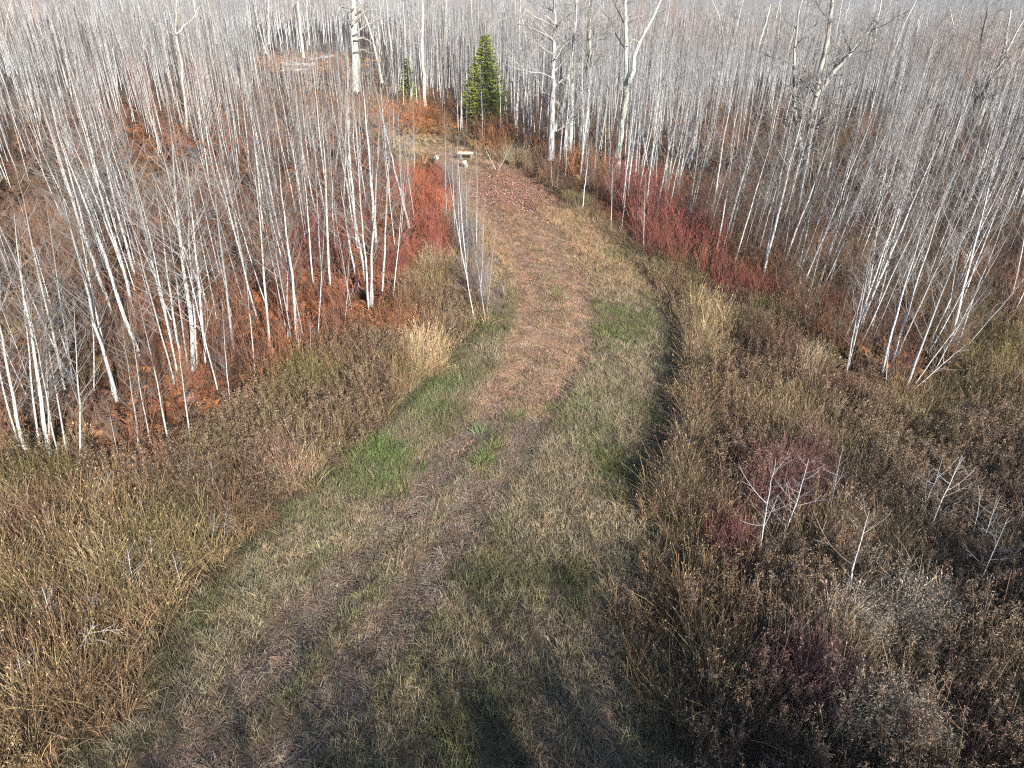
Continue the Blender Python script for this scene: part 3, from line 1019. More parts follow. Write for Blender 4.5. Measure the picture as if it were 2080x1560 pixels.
old_tree("grey_tree", (1118, 330), [[(1118, 330), (1121, 250), (1125, 150), (1128, 60), (1132, -70)], [(1126, 268), (1146, 215), (1158, 150), (1170, 70), (1180, -20)]],
         [[(1121, 158), (1095, 144), (1058, 138), (1030, 108)], [(1123, 78), (1097, 66), (1060, 52), (1024, 26)], [(1124, 110), (1090, 92), (1062, 70)], [(1126, 50), (1105, 22), (1075, 0)], [(1128, 120), (1150, 92), (1185, 62)]],
         0.27, 16, "tall grey forked tree with long crooked limbs just behind the trail bend", M_GREY, M_LIMB, 1, 3.2)
old_tree("white_tree", (1250, 358), [[(1250, 358), (1257, 300), (1264, 245), (1271, 190), (1272, 160), (1268, 120), (1270, 60), (1273, -60)], [(1273, 164), (1282, 118), (1289, 90), (1302, 62), (1322, 38), (1345, -20)]],
         [[(1267, 96), (1247, 52), (1222, 4)], [(1272, 185), (1284, 182), (1294, 178)], [(1275, 158), (1285, 153), (1294, 153)]],
         0.26, 9, "leaning white trunk forking high up, standing behind the red shrubs at the bend", M_POPLAR, M_LIMB, 2, 2.4, 0.55)
old_tree("white_tree", (1156, 318), [[(1156, 318), (1164, 240), (1160, 120), (1168, 40), (1172, -40)]], [[(1162, 160), (1200, 138), (1238, 110)]], 0.17, 7,
         "slim white trunk between the forked grey tree and the leaning white one", M_POPLAR, M_LIMB, 3, 2.2)
old_tree("dark_topped_tree", (1172, 314), [[(1172, 314), (1180, 240), (1188, 175), (1193, 95), (1204, -30)], [(1188, 165), (1200, 120), (1212, 70)]],
         [[(1190, 150), (1205, 120), (1250, 95)], [(1188, 160), (1178, 130), (1165, 100)]], 0.2, 16, "tree with pale foot and blackish upper trunk beside the forked grey tree", M_DARK, M_DLIMB, 4, 2.6, 0.5)
old_tree("white_tree", (1192, 285), [[(1192, 285), (1196, 200), (1198, 90), (1196, -30)]], [], 0.12, 7, "thin white tree close behind the blackish-topped tree", M_POPLAR, M_LIMB, 5, 1.8)
old_tree("poplar_tree", (724, 192), [[(724, 192), (721, 150), (716, 60), (715, -60)]], [[(718, 70), (745, 52), (770, 35)], [(717, 50), (740, 20), (775, 18)], [(719, 105), (742, 98), (760, 108)], [(719, 80), (740, 75), (752, 92)], [(714, 30), (690, 10), (660, -5)]],
         0.6, 12, "thickest whitish poplar trunk with short drooping side branches", M_POPLAR, M_LIMB, 6, 3.6, 0.5)
old_tree("poplar_tree", (617, 123), [[(617, 123), (612, 70), (604, 0), (600, -50)]], [], 0.26, 5, "white poplar standing on the orange clearing by the fallen logs", M_POPLAR, M_LIMB, 7, 3, 0.7)
old_tree("poplar_tree", (628, 92), [[(628, 92), (625, 30), (624, -50)]], [], 0.22, 5, "thinner white poplar just behind the fallen logs clearing", M_POPLAR, M_LIMB, 8, 3, 0.6)
old_tree("forked_poplar", (381, 268), [[(381, 268), (374, 180), (368, 110), (366, 62), (361, 20), (366, -40)], [(366, 68), (377, 45), (383, 14)]], [[(370, 90), (385, 78), (398, 74)]], 0.11, 4,
         "pale poplar rising out of the grove and forking into two bare tips", M_POPLAR, M_LIMB, 9, 1.6, 0.75)
old_tree("spreading_tree", (1622, 402), [[(1622, 402), (1632, 335), (1640, 250), (1646, 192), (1654, 150), (1668, 95), (1676, 30), (1684, -40)], [(1646, 190), (1672, 150), (1702, 118), (1738, 72), (1775, 40)], [(1630, 340), (1612, 260), (1604, 170), (1600, 110), (1607, 20)]],
         [[(1636, 322), (1605, 302), (1570, 280)], [(1642, 318), (1672, 292), (1722, 246)], [(1644, 300), (1680, 302), (1715, 302)], [(1640, 250), (1600, 225), (1555, 190)], [(1646, 240), (1690, 222), (1740, 205)], [(1650, 160), (1690, 120), (1740, 100)], [(1604, 130), (1580, 118), (1555, 115)]],
         0.25, 26, "wide spreading bare tree with blackish forks rising out of the aspen stand", M_GREY, M_DLIMB, 10, 3.0, 0.35)
old_tree("dark_tree", (1976, 262), [[(1976, 262), (1986, 205), (1991, 165), (2001, 115), (2008, 60), (2016, 14)], [(1988, 205), (2012, 150), (2048, 108), (2090, 60)], [(1986, 210), (1968, 160), (1948, 122)]],
         [[(2000, 86), (1978, 82), (1962, 60)], [(2003, 110), (2030, 85), (2050, 62)], [(1998, 130), (2025, 125), (2040, 118)]], 0.26, 16, "dark crooked tree standing highest above the aspens near the open sky corner", M_DARK, M_DLIMB, 11, 3.0, 0.4)
BACK = [(1476, 130, 1497, 60, 1520, -30, .22, "leaning poplar"), (1474, 118, 1466, 45, 1444, -5, .16, ""), (1768, 140, 1780, 70, 1798, -30, .22, ""), (1806, 128, 1832, 62, 1868, -15, .22, ""),
        (1985, 262, 2018, 150, 2072, 40, .2, ""), (1932, 100, 1945, 40, 1966, -20, .2, ""), (864, 225, 858, 70, 861, -40, .2, ""), (906, 95, 905, 30, 907, -40, .22, ""), (962, 78, 958, 30, 955, -30, .18, ""),
        (546, 90, 545, 30, 546, -40, .3, ""), (1050, 118, 1048, 40, 1046, -40, .17, ""), (1222, 110, 1224, 40, 1226, -30, .17, ""), (2050, 215, 2062, 150, 2078, 90, .2, ""), (1580, 80, 1586, 20, 1590, -30, .2, "")]
BLAB = ["leaning white poplar on the skyline right of centre, bare above the grey wood", "thin poplar with its top bent away from the leaning one beside it", "tall pale poplar behind the wide spreading tree", "poplar leaning outwards next to a straighter pale one",
        "pale leaning trunk close beside the dark crooked tree", "slender poplar just before the dark crooked tree", "white tree rising behind the small spruce with a whitened foot", "straight pale tree between the small spruce and the tall one", "pale tree rising directly behind the tall spruce tip",
        "poplar at the far edge of the wood near the orange clearing", "thin pale trunk between the tall spruce and the forked grey tree", "thin pale trunk behind the leaning white one", "bare tree on the edge of view beyond the dark crooked tree", "far pale poplar before the spreading bare tree"]
for i, (a, b_, c_, d_, e_, f_, r_, _) in enumerate(BACK):
    old_tree("poplar_tree", (a, b_), [[(a, b_), (c_, d_), (e_, f_)]], [], r_, 8, BLAB[i].replace(" right of centre", " beyond the grey tree"), M_POPLAR if i % 5 else M_GREY, M_LIMB, 30 + i, 2.6, 0.45)

# ------------------------------------------------------------------ spruces
M_NEEDLE = solid_plant_mat("spruce needles", (0.30, 0.33, 0.05), (0.24, 0.30, 0.06), 0.35)


def spruce(bx, by, ty, wid, label, seed, kinked=0.0):
    g = np.random.default_rng(seed)
    b_ = ground(bx, by)
    h_ = top_at(b_, bx, ty)[2]
    tr, cr = MB(), MB()
    t = np.linspace(0, 1, 8)
    tr.tube(np.stack([t * 0, t * 0, h_ * t], -1), 0.11 * (1 - t) + 0.012, 7, 0, 1)
    z = 0.25
    while z < h_ - 0.15:
        f = 1 - z / h_
        rad = wid * min(1.0, 0.08 + 1.25 * f ** 0.85) * min(1, 0.65 + z / h_ * 1.6)
        for a in np.arange(0, 6.28, 6.283 / (7 + int(5 * f))) + g.random() * 6:
            l = rad * g.uniform(0.72, 1.15)
            d = np.array([math.cos(a), math.sin(a), 0])
            s = np.array([-d[1], d[0], 0])
            tt = np.linspace(0, 1, 6)
            B = np.array([0, 0, z + g.normal(0, 0.05)]) + d * (l * tt)[:, None] + np.array([0, 0, 1]) * (l * (-0.30 * tt + 0.32 * tt ** 2.2) + 0.25 * f * 0)[:, None]
            cr.tube(B, 0.018 * (1 - 0.8 * tt) + 0.002, 3, 0, 0.45)
            n = int(10 + 26 * l)
            q = g.uniform(0.18, 1.0, n)
            o = np.stack([np.interp(q, tt, B[:, j]) for j in range(3)], -1)
            sd = g.choice([-1, 1], n)
            ln = (0.13 + 0.26 * l * (1.05 - q)) * g.uniform(0.6, 1.2, n)
            dirs = d * 0.75 + s * (sd * g.uniform(0.2, 1.0, n))[:, None] + np.array([0, 0, 1]) * g.normal(0.02, 0.2, n)[:, None]
            dirs /= np.linalg.norm(dirs, axis=1)[:, None]
            pw = np.cross(dirs, g.normal(0, 1, (n, 3))); pw /= np.linalg.norm(pw, axis=1)[:, None]
            hw = pw * 0.05
            e = o + dirs * ln[:, None]
            mid = (o + e) / 2
            v = np.stack([o - hw * .4, mid - hw, e, mid + hw], 1).reshape(-1, 3)
            b0 = np.arange(n) * 4
            cr.add(v, np.stack([b0, b0 + 1, b0 + 2, b0 + 3], -1), 0, g.uniform(0.6, 1.5, n) * (0.8 + 0.4 * q))
        z += 0.17 + 0.12 * f
    e = bpy.data.objects.new("spruce_tree", None)
    sc.collection.objects.link(e)
    e.location = b_
    link("trunk", tr.mesh("spruce trunk", [M_DARK]), e)
    link("crown", cr.mesh("spruce crown", [M_NEEDLE], False), e)
    taken.append(b_[:2])
    return tag(e, label, "tree")


spruce(986, 255, 66, 2.2, "tall yellow-green spruce behind the trail bend", 5)
spruce(831, 212, 116, 0.95, "small green spruce half hidden by thin trunks above the orange slope", 6)

# ------------------------------------------------------------------ aspens and saplings seen one by one in the photograph
HERO = [
    ('a', 69, 957, -12, 540, "stout leaning white aspen at the very edge of the tan grass, dark on one side", 1.5),
    ('a', 114, 943, 38, 430, "tall white aspen with a twin stem beside it at the grove's grassy corner", 1.35),
    ('a', 120, 946, 60, 520, "thinner twin stem hard against a tall white aspen at the grove's grassy corner", .9),
    ('a', 138, 944, 62, 540, "slender aspen with a slight bow near the grove's grassy corner", .9),
    ('a', 166, 957, 140, 610, "bright white aspen standing forward in tan grass and forking at mid height", 1.1),
    ('a', 103, 956, 78, 640, "thin short aspen in front of the twin white stems", .9),
    ('a', 48, 940, -60, 520, "leaning pale aspen outermost on the grove's shady end", 1.1),
    ('a', 82, 920, 30, 500, "pale aspen behind the stout leaning one at the shady end", 1.0),
    ('a', 285, 945, 245, 640, "aspen with crooked low branches spreading over the brown weeds", .95),
    ('a', 354, 941, 285, 600, "white aspen with a kinked branch standing in front of the rust bracken", 1.0),
    ('a', 392, 938, 355, 650, "thin aspen nearest the brown weeds with one level side branch", .9),
    ('a', 307, 915, 262, 600, "thin aspen between the crooked-branched one and the rust bracken", .85),
    ('a', 245, 948, 210, 800, "short thin aspen leaning in the tan grass", .8),
    ('a', 240, 828, 130, 330, "tall white aspen at the dark hollow of the grove, stems merging at its foot", 1.45),
    ('a', 234, 815, 140, 380, "second stem of the pair at the dark hollow of the grove", 1.1),
    ('a', 190, 808, 172, 480, "straight lone aspen rising from the dark hollow", .95),
    ('a', 132, 800, 40, 350, "white aspen beside the dark hollow, nearest the shady end", 1.2),
    ('a', 150, 800, 75, 400, "slim aspen next to the dark hollow", .9),
    ('a', 390, 769, 320, 250, "thickest white aspen of the clump at the middle of the grove's edge", 1.7),
    ('a', 363, 770, 270, 330, "leaning member of the thick aspen clump at the grove's edge", 1.1),
    ('a', 384, 768, 345, 330, "upright thin member of the thick aspen clump", .9),
    ('a', 372, 745, 300, 360, "rear stem of the thick aspen clump at the grove's edge", 1.1),
    ('a', 402, 760, 372, 380, "thin stem to the trail side of the thick aspen clump", .85),
    ('a', 419, 742, 372, 320, "white aspen next along from the thick clump, rising from rust bracken", 1.1),
    ('a', 475, 727, 438, 300, "aspen with a sweeping curved branch in the rust bracken", 1.15),
    ('a', 520, 768, 503, 520, "thin aspen at the grassy rim in front of the rust bracken", .8),
    ('a', 470, 852, 448, 610, "lone aspen standing forward of the grove in brown grass", 1.0),
    ('a', 452, 880, 452, 790, "little forked stem at the foot of the lone forward aspen", .8),
    ('a', 548, 702, 512, 330, "white aspen in full rust bracken between two bare gaps", 1.15),
    ('a', 606, 718, 560, 300, "brightest white aspen in the rust bracken with a companion touching it", 1.45),
    ('a', 596, 706, 545, 350, "companion stem touching the brightest white aspen", .9),
    ('a', 585, 700, 588, 420, "thin aspen just beside the brightest white one", .8),
    ('a', 632, 752, 628, 640, "small thin aspen at the rim of the rust bracken", .7),
    ('a', 697, 690, 712, 470, "thin leaning aspen between the rust bracken and the white clump", .8),
    ('a', 646, 690, 660, 430, "thin aspen with a dark base in the rust bracken", .8),
    ('a', 748, 632, 690, 250, "outer leaning stem of the white clump nearest the trail", 1.35),
    ('a', 750, 633, 722, 230, "upright stem of the white clump nearest the trail", 1.3),
    ('a', 754, 631, 772, 225, "stem of the white clump nearest the trail leaning towards the trail", 1.3),
    ('a', 757, 630, 756, 290, "short middle stem of the white clump nearest the trail", 1.0),
    ('a', 774, 608, 800, 250, "aspen just behind the white clump, leaning towards the trail", 1.2),
    ('a', 798, 606, 822, 330, "thin aspen nearest the trail behind the white clump", .8),
    ('a', 671, 592, 652, 230, "tall aspen in the reddish thicket behind the rust bracken", 1.2),
    ('a', 655, 590, 632, 240, "pale aspen with a neighbour close by in the reddish thicket", 1.0),
    ('a', 640, 585, 610, 260, "slim aspen at the rear of the reddish thicket", .9),
    ('a', 812, 500, 836, 260, "thin aspen leaning over the red shrubs beside the trail", .8),
    ('l', 955, 607, 928, 280, "tallest of the row of thin stems along the mown edge", 1.1),
    ('l', 965, 652, 905, 330, "crooked forked stem at the near end of the row along the mown edge", 1.1),
    ('l', 986, 652, 955, 440, "stem crossing another at the near end of the row along the mown edge", 1.0),
    ('a', 968, 522, 966, 270, "white many-branched aspen in the middle of the row along the mown edge", 1.0),
    ('l', 976, 622, 986, 380, "thin stem leaning over the trail in the middle of the row", 1.0),
    ('l', 992, 612, 1012, 410, "twiggy low stem leaning furthest over the trail", .9),
    ('l', 940, 562, 928, 330, "thin stem behind the tallest one of the row along the mown edge", .9),
    ('l', 908, 455, 903, 215, "single thin aspen near the far end of the row, before the pale stumps", 1.0),
    ('l', 925, 480, 918, 290, "twiggy stem near the far end of the row along the mown edge", .9),
    ('l', 950, 540, 945, 320, "thin stem in the shaded part of the row along the mown edge", .9),
    ('l', 936, 510, 938, 300, "dark twiggy stem in the shaded part of the row", .8),
    ('a', 842, 352, 840, 200, "lone little aspen with upswept branches in the tan grass by the bend", 1.1),
    ('l', 800, 300, 798, 150, "thin bare stem on the orange slope beside the turning trail", .9),
    ('a', 1183, 428, 1198, 285, "short bright white birch stump-like stem at the trail's outer edge", 1.7),
    ('l', 1122, 388, 1118, 300, "short thin stem before the forked grey tree", .9),
    ('l', 1132, 392, 1134, 330, "small pale stem beside another before the forked grey tree", .9),
    ('a', 1241, 466, 1246, 300, "thin white aspen in front of the leaning white tree among red shrubs", .9),
    ('l', 1262, 470, 1280, 330, "twiggy stem among the red shrubs beside the trail", .8),
    ('a', 1348, 420, 1400, 190, "white stem leaning outwards just behind the red shrubs", 1.2),
    ('a', 1362, 412, 1440, 180, "outermost leaning stem of the fan behind the red shrubs", 1.1),
    ('a', 1318, 352, 1292, 190, "stem of the fan behind the red shrubs leaning towards the white tree", 1.1),
    ('a', 1325, 350, 1352, 180, "stem of the fan behind the red shrubs leaning away from the white tree", 1.1),
    ('l', 1308, 520, 1312, 350, "thin stem standing in front of the darker red shrubs", .9),
    ('a', 1452, 522, 1500, 240, "white aspen at the edge of the dense stand beyond the red shrubs", 1.15),
    ('a', 1472, 524, 1560, 210, "white leaning aspen nearest the darker red shrubs", 1.2),
    ('a', 1490, 545, 1580, 230, "pale aspen with a leaning neighbour beyond the darker red shrubs", 1.0),
    ('a', 1543, 592, 1645, 160, "tall leaning white aspen standing forward in the dark maroon weeds", 1.25),
    ('a', 1548, 590, 1600, 260, "upright stem at the foot of the tall leaning aspen in maroon weeds", .9),
    ('a', 1618, 575, 1690, 200, "white aspen just behind the tan grass patch", 1.1),
    ('a', 1585, 560, 1640, 230, "thin aspen between the maroon weeds and the tan grass patch", .9),
    ('a', 1716, 770, 1772, 480, "forked white aspen standing nearest the pale grass plume", 1.25),
    ('a', 1722, 755, 1790, 430, "second white stem behind the forked one near the pale grass plume", 1.0),
    ('a', 1765, 690, 1850, 300, "reddish-lit slim aspen behind the forked white one", .9),
    ('a', 1752, 668, 1812, 260, "thin reddish aspen at the back of the leaning clump", .8),
    ('a', 1790, 772, 1875, 400, "white aspen in the leaning clump, bowing over rust leaves", 1.15),
    ('a', 1805, 780, 1935, 380, "long leaning white aspen in the middle of the leaning clump", 1.15),
    ('s', 1798, 795, 1808, 690, "little stem at the foot of the leaning clump", 1.0),
    ('a', 1838, 798, 1965, 440, "front white aspen of the leaning clump, base in dark weeds", 1.25),
    ('a', 1846, 796, 2010, 560, "most strongly leaning stem at the front of the leaning clump", 1.0),
    ('s', 1852, 794, 1960, 700, "low side shoot bending away under the leaning clump", 1.2),
    ('a', 1925, 712, 2040, 260, "tall white stem of the outer trio leaning over the dark hollow", 1.25),
    ('a', 1938, 718, 2085, 330, "middle stem of the outer trio leaning over the dark hollow", 1.25),
    ('a', 1950, 722, 2115, 500, "lowest leaning stem of the outer trio", 1.1),
    ('a', 1915, 690, 2000, 300, "thin stem just behind the outer trio", .9),
    ('a', 2052, 620, 2130, 330, "white aspen at the end of the dense stand above the olive grass", 1.2),
    ('a', 2072, 612, 2150, 380, "last aspen of the dense stand above the olive grass", 1.0),
    ('s', 1714, 1232, 1760, 1030, "white sapling with wide level twigs above pale fluffy grass", 1.25),
    ('s', 1590, 1104, 1646, 935, "forked white sapling in the purple-red thicket", 1.1),
    ('s', 1535, 1152, 1576, 930, "sapling with a bent side branch at the edge of the purple-red thicket", 1.0),
    ('s', 1680, 1050, 1704, 920, "sapling with one long arm behind the purple-red thicket", 1.0),
    ('s', 1864, 1070, 1914, 915, "upright sapling standing in deep blue shade", 1.1),
    ('s', 1886, 1090, 1960, 930, "leaning sapling with crossing twigs in deep blue shade", 1.1),
    ('s', 1970, 1100, 2000, 990, "small sapling between the shaded pair and the outermost sapling", .9),
    ('s', 1985, 1126, 2035, 1005, "thin bent sapling next to the outermost sapling", .9),
    ('s', 1984, 1204, 2042, 1050, "outermost white sapling with a low swept side branch", 1.2),
    ('s', 118, 1297, 80, 1195, "white twiggy sapling leaning in dark weeds far from the trail", 1.1),
    ('s', 58, 1422, 30, 1335, "broken little sapling in the tan grass corner", 1.2),
    ('s', 200, 1030, 226, 955, "short crooked sapling in the olive grass below the white aspens", 1.0),
    ('s', 309, 1090, 285, 1010, "zigzag sapling alone in the brown grass", 1.0),
    ('s', 274, 1212, 262, 1110, "thin pale sapling beside the bright tan grass clump", .9),
    ('s', 370, 1192, 350, 1120, "small sapling between tan grass and the mown edge", .9),
    ('s', 376, 1005, 384, 930, "pale forked sapling below the kinked aspen", .9),
    ('s', 435, 1005, 428, 935, "forked grey sapling in the brown weeds", 1.1),
    ('s', 430, 1100, 436, 1040, "curled twiggy sapling close to the mown edge", 1.0),
    ('s', 452, 1098, 462, 1030, "second curled sapling close to the mown edge", .9),
    ('s', 313, 1158, 305, 1090, "thin bent sapling beyond the bright tan grass clump", .9),
    ('s', 196, 1275, 190, 1205, "low grey twig sapling near the leaning white one", .8),
    ('s', 270, 985, 262, 930, "tiny pale sapling at the foot of the white aspens", .8),
    ('s', 1008, 347, 985, 300, "low v-shaped shrubby stem beside the trail bend, arm away from the spruce", 1.2),
    ('s', 1012, 347, 1040, 295, "low v-shaped shrubby stem beside the trail bend, arm towards the grey tree", 1.2),
]
for k_, bx, by, tx, ty, lab, gi_ in HERO:
    hero(k_, bx, by, tx, ty, lab, gi_)

# ------------------------------------------------------------------ the rest of the stand: nearest as single trees, the far wood as one mass
MARKS = [(60, 780, "at the shady end of the grove"), (230, 690, "around the dark hollow in the grove"), (420, 620, "over the rust bracken in the grove"), (580, 520, "deep between rust bracken and reddish thicket"),
         (720, 440, "in the reddish thicket beside the trail"), (300, 400, "around the olive thicket at the back of the grove"), (620, 330, "at the back of the grove before the thick poplar"), (760, 280, "by the turning trail before the orange slope"),
         (880, 225, "on the orange slope around the small spruce"), (1000, 265, "at the foot of the tall spruce"), (1120, 270, "around the forked grey tree"), (1300, 310, "behind the leaning white tree"),
         (1420, 400, "in the dense stand behind the red shrubs"), (1560, 450, "in the dense stand below the spreading tree"), (1700, 520, "behind the tan grass patch in the dense stand"), (1830, 560, "behind the leaning clump in the dense stand"), (1980, 520, "at the outer end of the dense stand")]


def forest_points(lo, hi, dens, wedge=0.92):
    n = int(2 * wedge * hi * hi * dens * 1.05) + 10
    q = np.stack([rng.uniform(-wedge * hi - 6, wedge * hi + 6, n), rng.uniform(0.0, hi, n), np.zeros(n)], -1)
    q = q[np.abs(q[:, 0]) < 6 + q[:, 1] * wedge]
    D = np.hypot(q[:, 0], q[:, 1])
    q = q[(D >= lo) & (D < hi)]
    px, py, dep = pixel(q)
    ok = (dep > 2) & ~in_poly(px, py, OPEN)
    ok &= ~((patch(px, py, 630, 128, 75, 16) > 0.3))
    ok &= ~((patch(px, py, 850, 245, 90, 22) > 0.3) & (rng.random(len(px)) < 0.85))
    ok &= ~((patch(px, py, 985, 270, 45, 14) > 0.2) & (rng.random(len(px)) < 0.7))
    return q[ok]


near = forest_points(12, 62, 0.62)
cl = fbm(near[:, 0], near[:, 1], 3.4, 91)
npx, npy, _ = pixel(near)
near = near[(cl + rng.normal(0, 0.10, len(near)) > 0.40 + 0.05 * (npx < 900)) & ((npx > 900) | (rng.random(len(near)) < np.where(npy > 560, 0.6, 0.85))) & ~((npx > 955) & (npx < 1022) & (npy > 255) & (npy < 330) & (rng.random(len(near)) < 0.7)) & ~((abs(npx - 831) < 22) & (npy > 205) & (npy < 320) & (rng.random(len(near)) < 0.6))]
T = np.array(taken)
near = near[np.min(np.hypot(near[:, None, 0] - T[None, :, 0], near[:, None, 1] - T[None, :, 1]), 1) > 0.35]
px, py, dep = pixel(near)
infr = (px > -90) & (px < 2170) & (py > -50)
order = np.argsort(np.where(infr, dep, 1e6))
single, rest = near[order[:215]], near[order[215:]]
spx, spy, _ = pixel(single)
LEAN = np.clip(single[:, 0] / 40, -0.05, 0.08)
for i, q in enumerate(single):
    h_ = rng.uniform(5.2, 8.2) * (0.62 if 520 < spx[i] < 800 and spy[i] < 370 else 1)
    slim = rng.random() < 0.25
    d2 = [((spx[i] - a) / 1.2) ** 2 + ((spy[i] - b_) * 1.3) ** 2 for a, b_, _ in MARKS]
    ph = MARKS[int(np.argmin(d2))][2]
    if slim:
        h_ *= 0.8
    kd = "very thin" if slim else ("tall white" if h_ > 7.1 else ("medium pale" if h_ > 6.1 else "shorter pale"))
    pool, h0 = (SLIM, 6.0) if slim else (ASPEN, 7.0)
    dv = np.array([rng.normal(0.0, 0.05) + LEAN[i], rng.normal(0, 0.05), 1])
    z = height(q[None, 0], q[None, 1])[0]
    lab = "%s bare aspen %s" % (kd, ph)
    make_tree("slender_aspen" if slim else "aspen_tree", pool[rng.integers(len(pool))], (q[0], q[1], z), dv, h_, h0, rng.choice([0.45, 0.5, 0.6, 0.7, 0.85, 1.2]), rng.random() * 6.283, lab, "tree", "%s aspens %s" % (kd, ph))


def joined(pairs, name):
    out = []
    for i, (a, b_) in enumerate(pairs):
        me = bpy.data.meshes.new("%s %02d" % (name, i))
        n0, n1 = len(a.vertices), len(b_.vertices)
        va, vb = np.empty(n0 * 3, np.float32), np.empty(n1 * 3, np.float32)
        a.vertices.foreach_get("co", va); b_.vertices.foreach_get("co", vb)
        mb = MB()
        for src, v, k_ in ((a, va, 0), (b_, vb, 1)):
            f = np.empty(len(src.loops), np.int32)
            src.loops.foreach_get("vertex_index", f)
            s = np.empty(len(src.polygons), np.float32)
            src.attributes["shade"].data.foreach_get("value", s)
            mb.add(v.reshape(-1, 3), f.reshape(-1, 4), k_, s)
        out.append(mb.mesh("%s %02d" % (name, i), [M_ASPEN, M_TWIG], False))
    return out


WOOD = joined(ASPEN + SLIM[:3], "wood tree")
M_RTWIG = twig_mat("russet aspen twigs", (0.22, 0.135, 0.10), (0.26, 0.17, 0.13))
M_GTWIG = twig_mat("grey twigs", (0.21, 0.205, 0.20), (0.25, 0.25, 0.25))
RWOOD, GWOOD = [], []
for me in WOOD:
    for lst, mt in ((RWOOD, M_RTWIG), (GWOOD, M_GTWIG)):
        c_ = me.copy(); c_.materials[1] = mt; lst.append(c_)


def wood(name, q, hmin, hmax, label, girth=(0.7, 1.15), pool=None):
    n = len(q)
    q = q.copy()
    wx, wy, _ = pixel(q)
    q[:, 2] = height(q[:, 0], q[:, 1])
    rot = np.stack([rng.normal(0, 0.04, n), rng.normal(0.02, 0.05, n), rng.uniform(0, 6.283, n)], -1)
    s = rng.uniform(hmin, hmax, n) / 7.0
    s *= np.where((wx > 530) & (wx < 800) & (wy < 350) & (wy > 128), 0.58, 1) * np.where((wx > 800) & (wx < 1010) & (wy > 200) & (wy < 340), 0.8, 1)
    s *= 0.72 + 0.55 * fbm(q[:, 0], q[:, 1], 22.0, 123)
    gq = s * rng.uniform(*girth, n)
    scatter(name, pool or WOOD, q, rot, np.stack([gq, gq, s], -1), np.ones((n, 3)), label, "wood")


mid = np.concatenate([rest, forest_points(62, 130, 0.40)])
far = forest_points(130, 300, 0.095)


def kindmap(q):
    v = fbm(q[:, 0], q[:, 1], 26.0, 133) + rng.normal(0, 0.05, len(q))
    gap = fbm(q[:, 0], q[:, 1], 15.0, 143) + rng.normal(0, 0.05, len(q)) > 0.33
    return (v < 0.41) & gap, (v >= 0.41) & (v < 0.58) & gap, (v >= 0.58) & gap


for q, nm, lo, hi, gi_ in ((mid, "aspen_wood", 5.8, 9.0, (0.5, 0.9)), (far, "distant_wood", 7.2, 11.0, (0.6, 0.95))):
    r_, a_, g_ = kindmap(q)
    dist_ = "behind the nearest trunks" if nm == "aspen_wood" else "far off towards the horizon"
    wood(nm, q[a_], lo, hi, "dense grey wood of countless thin bare aspens " + dist_, gi_)
    wood("russet_" + nm, q[r_], lo * 0.9, hi * 0.9, "patches of russet twigged bare trees in the wood " + dist_, gi_, RWOOD)
    wood("pale_" + nm, q[g_], lo, hi, "patches of paler silvery bare trees in the wood " + dist_, gi_, GWOOD)
far2 = forest_points(300, 1000, 0.018)
wood("horizon_wood", far2, 9.0, 12.0, "pale bare wood running out to the horizon", (1.6, 2.6), GWOOD)
# tall pale poplars standing above the far wood
PROTO = [o for o in sc.objects if o.name.startswith("poplar_tree") and o.parent is None]
for i in range(40):
    src = PROTO[3 + i % (len(PROTO) - 3)]
    y_ = rng.uniform(90, 230)
    x_ = rng.uniform(-0.78, 0.78) * y_
    ppx, ppy, _ = (float(v) for v in pixel(np.array([x_, y_, 0.0])))
    if 560 < ppx < 700 or 930 < ppx < 1040:
        continue
    o = src.copy(); sc.collection.objects.link(o)
    o.location = (x_, y_, 0)
    k_ = rng.uniform(0.75, 1.0)
    o.scale = (k_, k_, k_)
    o.rotation_euler = (rng.normal(0, .03), rng.normal(0, .03), rng.random() * 6.28)
    tag(o, "pale tall poplar standing above the far aspen wood, one of many alike", "tree", "pale poplars above the far wood")
    for ch in list(src.children):
        q = ch.copy(); sc.collection.objects.link(q); q.parent = o

# ------------------------------------------------------------------ red shrubs and bright grass clumps, each a thing of its own
M_REDTWIG = solid_plant_mat("red twigs", (0.41, 0.125, 0.095), (0.34, 0.125, 0.10), 0.1)
M_PURPLE = solid_plant_mat("purple twigs", (0.20, 0.10, 0.09), (0.17, 0.085, 0.085), 0.1)
M_TANCLUMP = solid_plant_mat("tan grass", (0.56, 0.43, 0.25), (0.48, 0.38, 0.25), 0.3)


def k_shrub(mb):
    sticks(mb, 34, 0.6, 1.45, 0.0075, 0.2, 0.42, 3)


SHRUB = kinds(k_shrub, 6, M_REDTWIG, "red shrub")
M_FIERY = solid_plant_mat("fiery twigs", (0.50, 0.155, 0.075), (0.42, 0.15, 0.085), 0.15)
FSHRUB = kinds(k_shrub, 4, M_FIERY, "fiery shrub")
PSHRUB = kinds(k_shrub, 4, M_PURPLE, "purple shrub")
M_RUSSET = solid_plant_mat("russet twigs", (0.35, 0.165, 0.085), (0.29, 0.15, 0.09), 0.1)
RSHRUB = kinds(k_shrub, 4, M_RUSSET, "russet shrub")
_e = rng.random(42)
RB = list(zip(np.interp(_e, np.linspace(0, 1, 7), [1190, 1250, 1320, 1420, 1520, 1620, 1740]) + rng.normal(0, 22, 42), np.interp(_e, np.linspace(0, 1, 7), [370, 400, 480, 540, 590, 640, 735]) + rng.normal(0, 12, 42)))
M_ORANGE = solid_plant_mat("orange twigs", (0.50, 0.225, 0.085), (0.43, 0.215, 0.11), 0.2)
OSHRUB = kinds(k_shrub, 4, M_ORANGE, "orange shrub")
